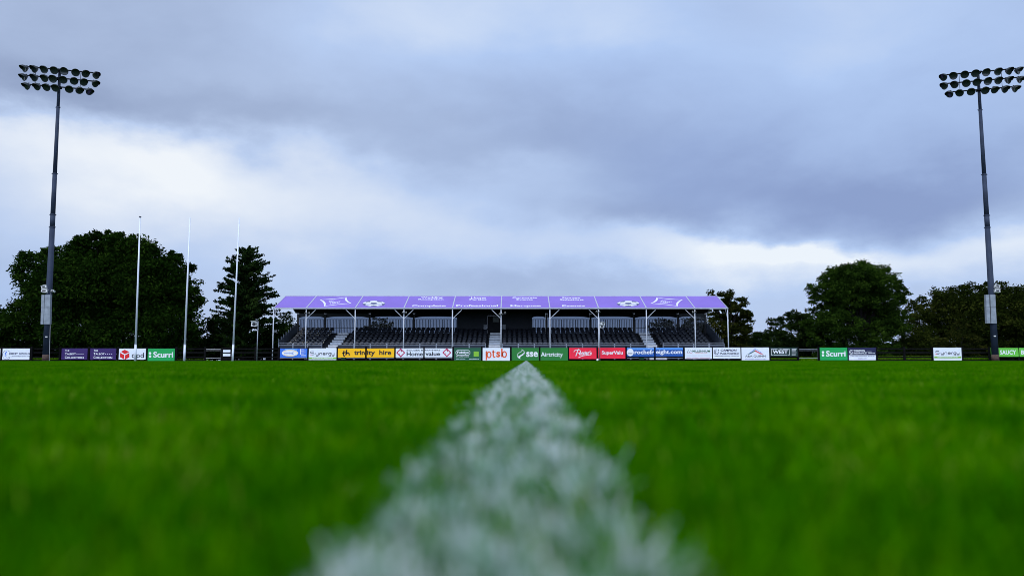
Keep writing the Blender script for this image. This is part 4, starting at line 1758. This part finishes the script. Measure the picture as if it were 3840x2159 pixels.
def tree(name, label, cat, Yc, lobes, m, trunk_px, leaf=0.28, dens=0.42, group=None, clump=0.19, squash=1.0, skip=0.0, limbs=True, crown='crown', trunk='trunk', tr=0.35):
    dens *= 1.75
    leaf *= 0.76
    base = at(trunk_px, 1345, Yc)
    base.z = 0
    root = empty(name, base, label, cat, group)
    allc, allt, allo = [], [], []
    centres = []
    for (cx, cy, rx, ry) in lobes:
        yo = rng.normal(0, 1.0)
        c = at(cx, cy, Yc + yo)
        k = (Yc + yo) / F
        ax, az_ = rx * k, ry * k
        ay = (ax + az_) / 2
        centres.append(c)
        n = int(dens * rx * ry)
        nc = max(12, int(rx * ry / 60))
        u = rng.normal(size=(nc, 3))
        u /= np.linalg.norm(u, axis=1)[:, None]
        rr = 0.35 + 0.62 * rng.random(nc) ** 0.6
        cc = np.array(c) + u * rr[:, None] * np.array([ax, ay, az_])
        ct = np.clip(rng.normal(0.42, 0.16, nc), 0.02, 0.8)
        pick = rng.integers(0, nc, n)
        rad = clump * max(0.9, min(ax, az_) * 0.9) * rng.uniform(0.6, 1.3, nc)
        g_ = np.clip(rng.normal(size=(n, 3)), -1.7, 1.7) * rad[pick][:, None] * np.array([1.15, 1.0, 0.62 * squash])
        P = cc[pick] + g_
        allc.append(P)
        allt.append(np.clip(ct[pick] + rng.normal(0, 0.12, n), 0, 1))
        o_ = P - np.array(c)
        o_ /= np.linalg.norm(o_, axis=1)[:, None] + 1e-6
        allo.append(o_)
    P = np.concatenate(allc)
    T = np.concatenate(allt)
    O = np.concatenate(allo)
    keep = P[:, 2] > 0.15
    V, Q, TT = quads(P[keep], leaf, O[keep] + np.array([0, 0, -0.3]), T[keep])
    me = fast_mesh(crown, V - np.array(base), Q, TT, m)
    co = bpy.data.objects.new(crown, me)
    col.objects.link(co)
    co.parent = root
    t = MB()
    topz = max(c.z for c in centres)
    mean = sum((c for c in centres), Vector()) / len(centres)
    fork = Vector((base.x + (mean.x - base.x) * 0.3, Yc, max(0.6, topz * 0.32)))
    t.tube(base, fork, tr, tr * 0.75, 10)
    if limbs:
        for c in centres:
            mid = fork.lerp(c, 0.5) + Vector((random.uniform(-.4, .4), random.uniform(-.4, .4), random.uniform(0, .5)))
            t.tube(fork, mid, tr * 0.45, tr * 0.28, 7)
            t.tube(mid, c, tr * 0.28, tr * 0.08, 6)
            for q in range(3):
                e = c + Vector((random.uniform(-1, 1), random.uniform(-1, 1), random.uniform(-.4, 1))) * 0.55
                t.tube(c, e, tr * 0.08, 0.015, 5)
    t.build(trunk, bark, root, True)
    return root


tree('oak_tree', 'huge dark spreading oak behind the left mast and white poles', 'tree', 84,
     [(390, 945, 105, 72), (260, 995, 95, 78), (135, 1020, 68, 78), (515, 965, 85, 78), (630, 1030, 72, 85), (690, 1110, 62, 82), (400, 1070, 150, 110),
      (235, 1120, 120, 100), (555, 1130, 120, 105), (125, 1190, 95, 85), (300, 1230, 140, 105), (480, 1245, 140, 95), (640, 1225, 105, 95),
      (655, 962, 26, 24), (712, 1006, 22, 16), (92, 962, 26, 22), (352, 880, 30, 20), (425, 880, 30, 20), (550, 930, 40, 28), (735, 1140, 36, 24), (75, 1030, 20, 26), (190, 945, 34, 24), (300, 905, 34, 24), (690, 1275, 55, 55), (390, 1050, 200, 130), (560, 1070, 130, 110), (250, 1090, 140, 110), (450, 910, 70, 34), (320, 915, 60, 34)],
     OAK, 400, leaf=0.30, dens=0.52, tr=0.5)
HG = 'trees and bushes behind the fence'
tree('bush', 'dark low bush at the far left edge behind the repair board', 'bush', 88, [(15, 1235, 80, 75), (-60, 1220, 80, 90), (70, 1280, 70, 60), (8, 1180, 30, 24)], OAK, 20, group=HG, tr=0.25)
tree('bush', 'dark bush between the oak and the conical tree', 'bush', 86, [(770, 1265, 62, 72), (840, 1250, 50, 62), (805, 1300, 80, 45), (870, 1310, 60, 40), (800, 1200, 24, 18), (735, 1310, 60, 46)], HEDGE, 805, group=HG, tr=0.2, leaf=0.28)
tree('bush', 'dark green bush behind the left end of the stand', 'bush', 85, [(1040, 1255, 55, 62), (1085, 1270, 50, 55), (1000, 1300, 55, 45), (1060, 1315, 90, 40), (965, 1315, 60, 38)], HEDGE, 1045, group=HG, tr=0.2, leaf=0.28)
tree('young_tree', 'thin leafed young tree showing through the open left gable of the stand', 'tree', 88, [(1068, 1185, 26, 24), (1045, 1205, 30, 24), (1085, 1205, 22, 22), (1060, 1240, 40, 40)], HEDGE, 1062, group=HG, tr=0.12, dens=0.16, leaf=0.26)


def conical(name, label, Yc, px, profile, m):
    base = at(px, 1345, Yc)
    base.z = 0
    root = empty(name, base, label, 'tree')
    top = Z(922, Yc)
    t = MB()
    t.tube(base, (base.x, Yc, top * 0.5), 0.30, 0.17, 9)
    t.tube((base.x, Yc, top * 0.5), (base.x + 0.1, Yc, top - 0.3), 0.17, 0.03, 8)
    P, T = [], []
    k = Yc / F
    for py, n in [(y, 8 if y < 1000 else 12) for y in range(940, 1315, 13)]:
        zc = Z(py, Yc)
        L0 = np.interp(py, [p[0] for p in profile], [p[1] for p in profile]) * k
        for b in range(n):
            a = random.uniform(0, 2 * math.pi)
            ln = L0 * random.choice((random.uniform(0.5, 0.85), random.uniform(0.85, 1.12)))
            if math.cos(a) < 0:
                ln *= 0.93
            rise = random.uniform(0.22, 0.55) if py < 1080 else random.uniform(0.0, 0.4)
            p0 = Vector((base.x, Yc, zc + random.uniform(-0.5, 0.5) - ln * rise * 0.7))
            e = p0 + Vector((math.cos(a) * ln, math.sin(a) * ln, ln * rise))
            t.tube(p0, e, 0.045, 0.012, 5, caps=False)
            tint = min(0.75, max(0.05, random.gauss(0.4, 0.16)))
            ns = int(16 + ln * 30)
            f = rng.random(ns) ** 0.85
            side = rng.normal(0, 1, ns) * (0.05 + 0.26 * (1 - f)) * min(1.6, ln * 0.55)
            up_ = rng.normal(0, 0.06, ns) - np.abs(side) * 0.12
            pa = np.array(p0)[None] + f[:, None] * np.array(e - p0)[None]
            pa[:, 0] += -math.sin(a) * side
            pa[:, 1] += math.cos(a) * side
            pa[:, 2] += up_
            P.append(pa)
            T.append(np.clip(tint + rng.normal(0, 0.1, ns), 0, 1))
    P = np.concatenate(P)
    T = np.concatenate(T)
    V, Q, TT = quads(P, 0.22, None, T, 1.7)
    co = bpy.data.objects.new('crown', fast_mesh('crown', V - np.array(base), Q, TT, m))
    col.objects.link(co)
    co.parent = root
    t.build('trunk', bark, root, True)


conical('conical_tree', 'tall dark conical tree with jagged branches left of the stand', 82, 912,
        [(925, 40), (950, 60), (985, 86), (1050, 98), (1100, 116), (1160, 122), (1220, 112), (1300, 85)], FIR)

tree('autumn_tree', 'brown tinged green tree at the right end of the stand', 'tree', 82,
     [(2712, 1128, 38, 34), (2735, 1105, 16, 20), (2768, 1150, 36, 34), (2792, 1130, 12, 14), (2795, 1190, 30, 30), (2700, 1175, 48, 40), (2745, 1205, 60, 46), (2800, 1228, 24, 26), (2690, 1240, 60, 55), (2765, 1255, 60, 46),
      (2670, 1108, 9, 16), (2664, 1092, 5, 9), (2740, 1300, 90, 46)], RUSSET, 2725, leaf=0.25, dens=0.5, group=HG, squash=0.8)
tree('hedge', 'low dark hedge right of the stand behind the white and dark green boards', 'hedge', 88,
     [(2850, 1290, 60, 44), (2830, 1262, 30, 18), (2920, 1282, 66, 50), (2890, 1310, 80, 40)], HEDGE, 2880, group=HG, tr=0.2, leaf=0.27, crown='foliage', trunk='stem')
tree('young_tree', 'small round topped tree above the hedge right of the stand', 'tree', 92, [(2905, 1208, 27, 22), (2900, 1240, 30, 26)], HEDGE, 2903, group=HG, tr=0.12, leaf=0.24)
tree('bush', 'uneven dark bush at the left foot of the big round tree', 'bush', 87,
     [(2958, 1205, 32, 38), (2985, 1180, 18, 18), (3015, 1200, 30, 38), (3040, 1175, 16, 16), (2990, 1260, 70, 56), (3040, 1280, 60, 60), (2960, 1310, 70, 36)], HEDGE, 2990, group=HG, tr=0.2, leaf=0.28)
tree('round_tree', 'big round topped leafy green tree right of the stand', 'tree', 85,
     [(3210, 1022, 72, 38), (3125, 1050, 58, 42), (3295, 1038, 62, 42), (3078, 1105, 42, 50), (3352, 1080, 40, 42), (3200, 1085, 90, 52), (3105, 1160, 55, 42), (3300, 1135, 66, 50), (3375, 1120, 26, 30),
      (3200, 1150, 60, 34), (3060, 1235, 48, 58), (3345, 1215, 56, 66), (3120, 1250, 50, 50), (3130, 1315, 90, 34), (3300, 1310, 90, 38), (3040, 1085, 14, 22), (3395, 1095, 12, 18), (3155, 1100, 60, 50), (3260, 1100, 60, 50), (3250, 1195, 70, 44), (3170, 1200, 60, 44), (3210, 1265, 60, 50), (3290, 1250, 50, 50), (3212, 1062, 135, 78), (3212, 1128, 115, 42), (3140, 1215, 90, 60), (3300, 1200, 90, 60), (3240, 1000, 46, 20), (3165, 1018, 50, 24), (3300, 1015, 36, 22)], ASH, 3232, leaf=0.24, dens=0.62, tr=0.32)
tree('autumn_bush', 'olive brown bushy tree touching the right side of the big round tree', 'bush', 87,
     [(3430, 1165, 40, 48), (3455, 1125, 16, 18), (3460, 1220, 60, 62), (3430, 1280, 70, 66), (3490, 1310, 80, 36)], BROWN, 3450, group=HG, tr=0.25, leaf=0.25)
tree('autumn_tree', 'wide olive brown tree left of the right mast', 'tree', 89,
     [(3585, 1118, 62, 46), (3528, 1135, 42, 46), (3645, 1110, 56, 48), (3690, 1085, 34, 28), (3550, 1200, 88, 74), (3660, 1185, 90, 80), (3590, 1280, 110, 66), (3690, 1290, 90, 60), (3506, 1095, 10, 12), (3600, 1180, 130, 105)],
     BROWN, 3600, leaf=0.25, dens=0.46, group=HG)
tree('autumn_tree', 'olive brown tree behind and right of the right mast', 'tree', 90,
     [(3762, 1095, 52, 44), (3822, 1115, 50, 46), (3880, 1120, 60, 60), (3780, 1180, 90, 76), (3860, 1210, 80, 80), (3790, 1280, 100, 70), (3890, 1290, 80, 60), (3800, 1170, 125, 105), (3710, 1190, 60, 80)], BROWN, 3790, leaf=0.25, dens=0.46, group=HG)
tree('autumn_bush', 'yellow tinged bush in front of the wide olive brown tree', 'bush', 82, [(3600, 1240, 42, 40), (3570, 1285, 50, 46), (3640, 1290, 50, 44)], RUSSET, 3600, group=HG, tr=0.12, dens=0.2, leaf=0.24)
tree('bush', 'leafy brown bush seen through the rear railing of the stand, left of centre', 'bush', 84, [(1425, 1205, 36, 22), (1400, 1225, 30, 24), (1455, 1230, 34, 24), (1425, 1290, 80, 50)], RUSSET, 1425, group=HG, tr=0.12, dens=0.3, leaf=0.22)
tree('bush', 'leafy dark bush seen through the rear railing above the right stand aisle', 'bush', 84, [(2480, 1215, 38, 20), (2510, 1222, 30, 18), (2450, 1228, 30, 18), (2480, 1290, 80, 50)], HEDGE, 2480, group=HG, tr=0.12, dens=0.3, leaf=0.22)
tree('bush', 'olive brown bush seen through the rear railing at the right end of the stand', 'bush', 86, [(2585, 1212, 30, 24), (2630, 1205, 40, 34), (2600, 1240, 60, 40), (2650, 1290, 70, 50)], BROWN, 2620, group=HG, tr=0.12, dens=0.3, leaf=0.22)

# dark undergrowth along the field boundary
def undergrowth(a, b, Yc, label, m):
    lobes = []
    px = a
    while px < b:
        ry = random.uniform(34, 52)
        lobes.append((px, 1352 - ry * 0.8, random.uniform(45, 70), ry))
        px += 52
    tree('hedge', label, 'hedge', Yc, lobes, m, (a + b) / 2, leaf=0.30, dens=0.55, group='boundary hedges', tr=0.12, limbs=False, crown='foliage', trunk='stem')


undergrowth(-140, 1110, 92, 'long low dark hedge under the oak, left of the stand', HEDGE)
undergrowth(2680, 3980, 94, 'long low dark hedge under the trees, right of the stand', HEDGE)

# ---------------------------------------------------------------- rough grass behind the fence
V_, Q_, T_ = [], [], []
nv = 0
for (a, b, hh, dn) in ((112, 232, 0.28, 1200), (655, 770, 0.2, 800), (2886, 3075, 0.34, 3200), (3285, 3502, 0.44, 4200), (3605, 3716, 0.40, 2200), (1045, 1150, 0.12, 400)):
    xs = rng.uniform(X(a, 67), X(b, 67), dn)
    ys = rng.uniform(66.3, 68.2, dn)
    tt = np.clip(rng.normal(0.74, 0.14, dn), 0, 0.95)
    v, q, t = blades(dn, xs, ys, hh * 0.45, hh * 1.15, 0.03, tt, 0.6)
    V_.append(v)
    Q_.append(q + nv)
    T_.append(t)
    nv += len(v)
rg = bpy.data.objects.new('rough_grass', fast_mesh('rough_grass', np.concatenate(V_), np.concatenate(Q_), np.concatenate(T_), GREEN))
col.objects.link(rg)
tag(rg, 'long rough grass growing behind the fence', kind='stuff')
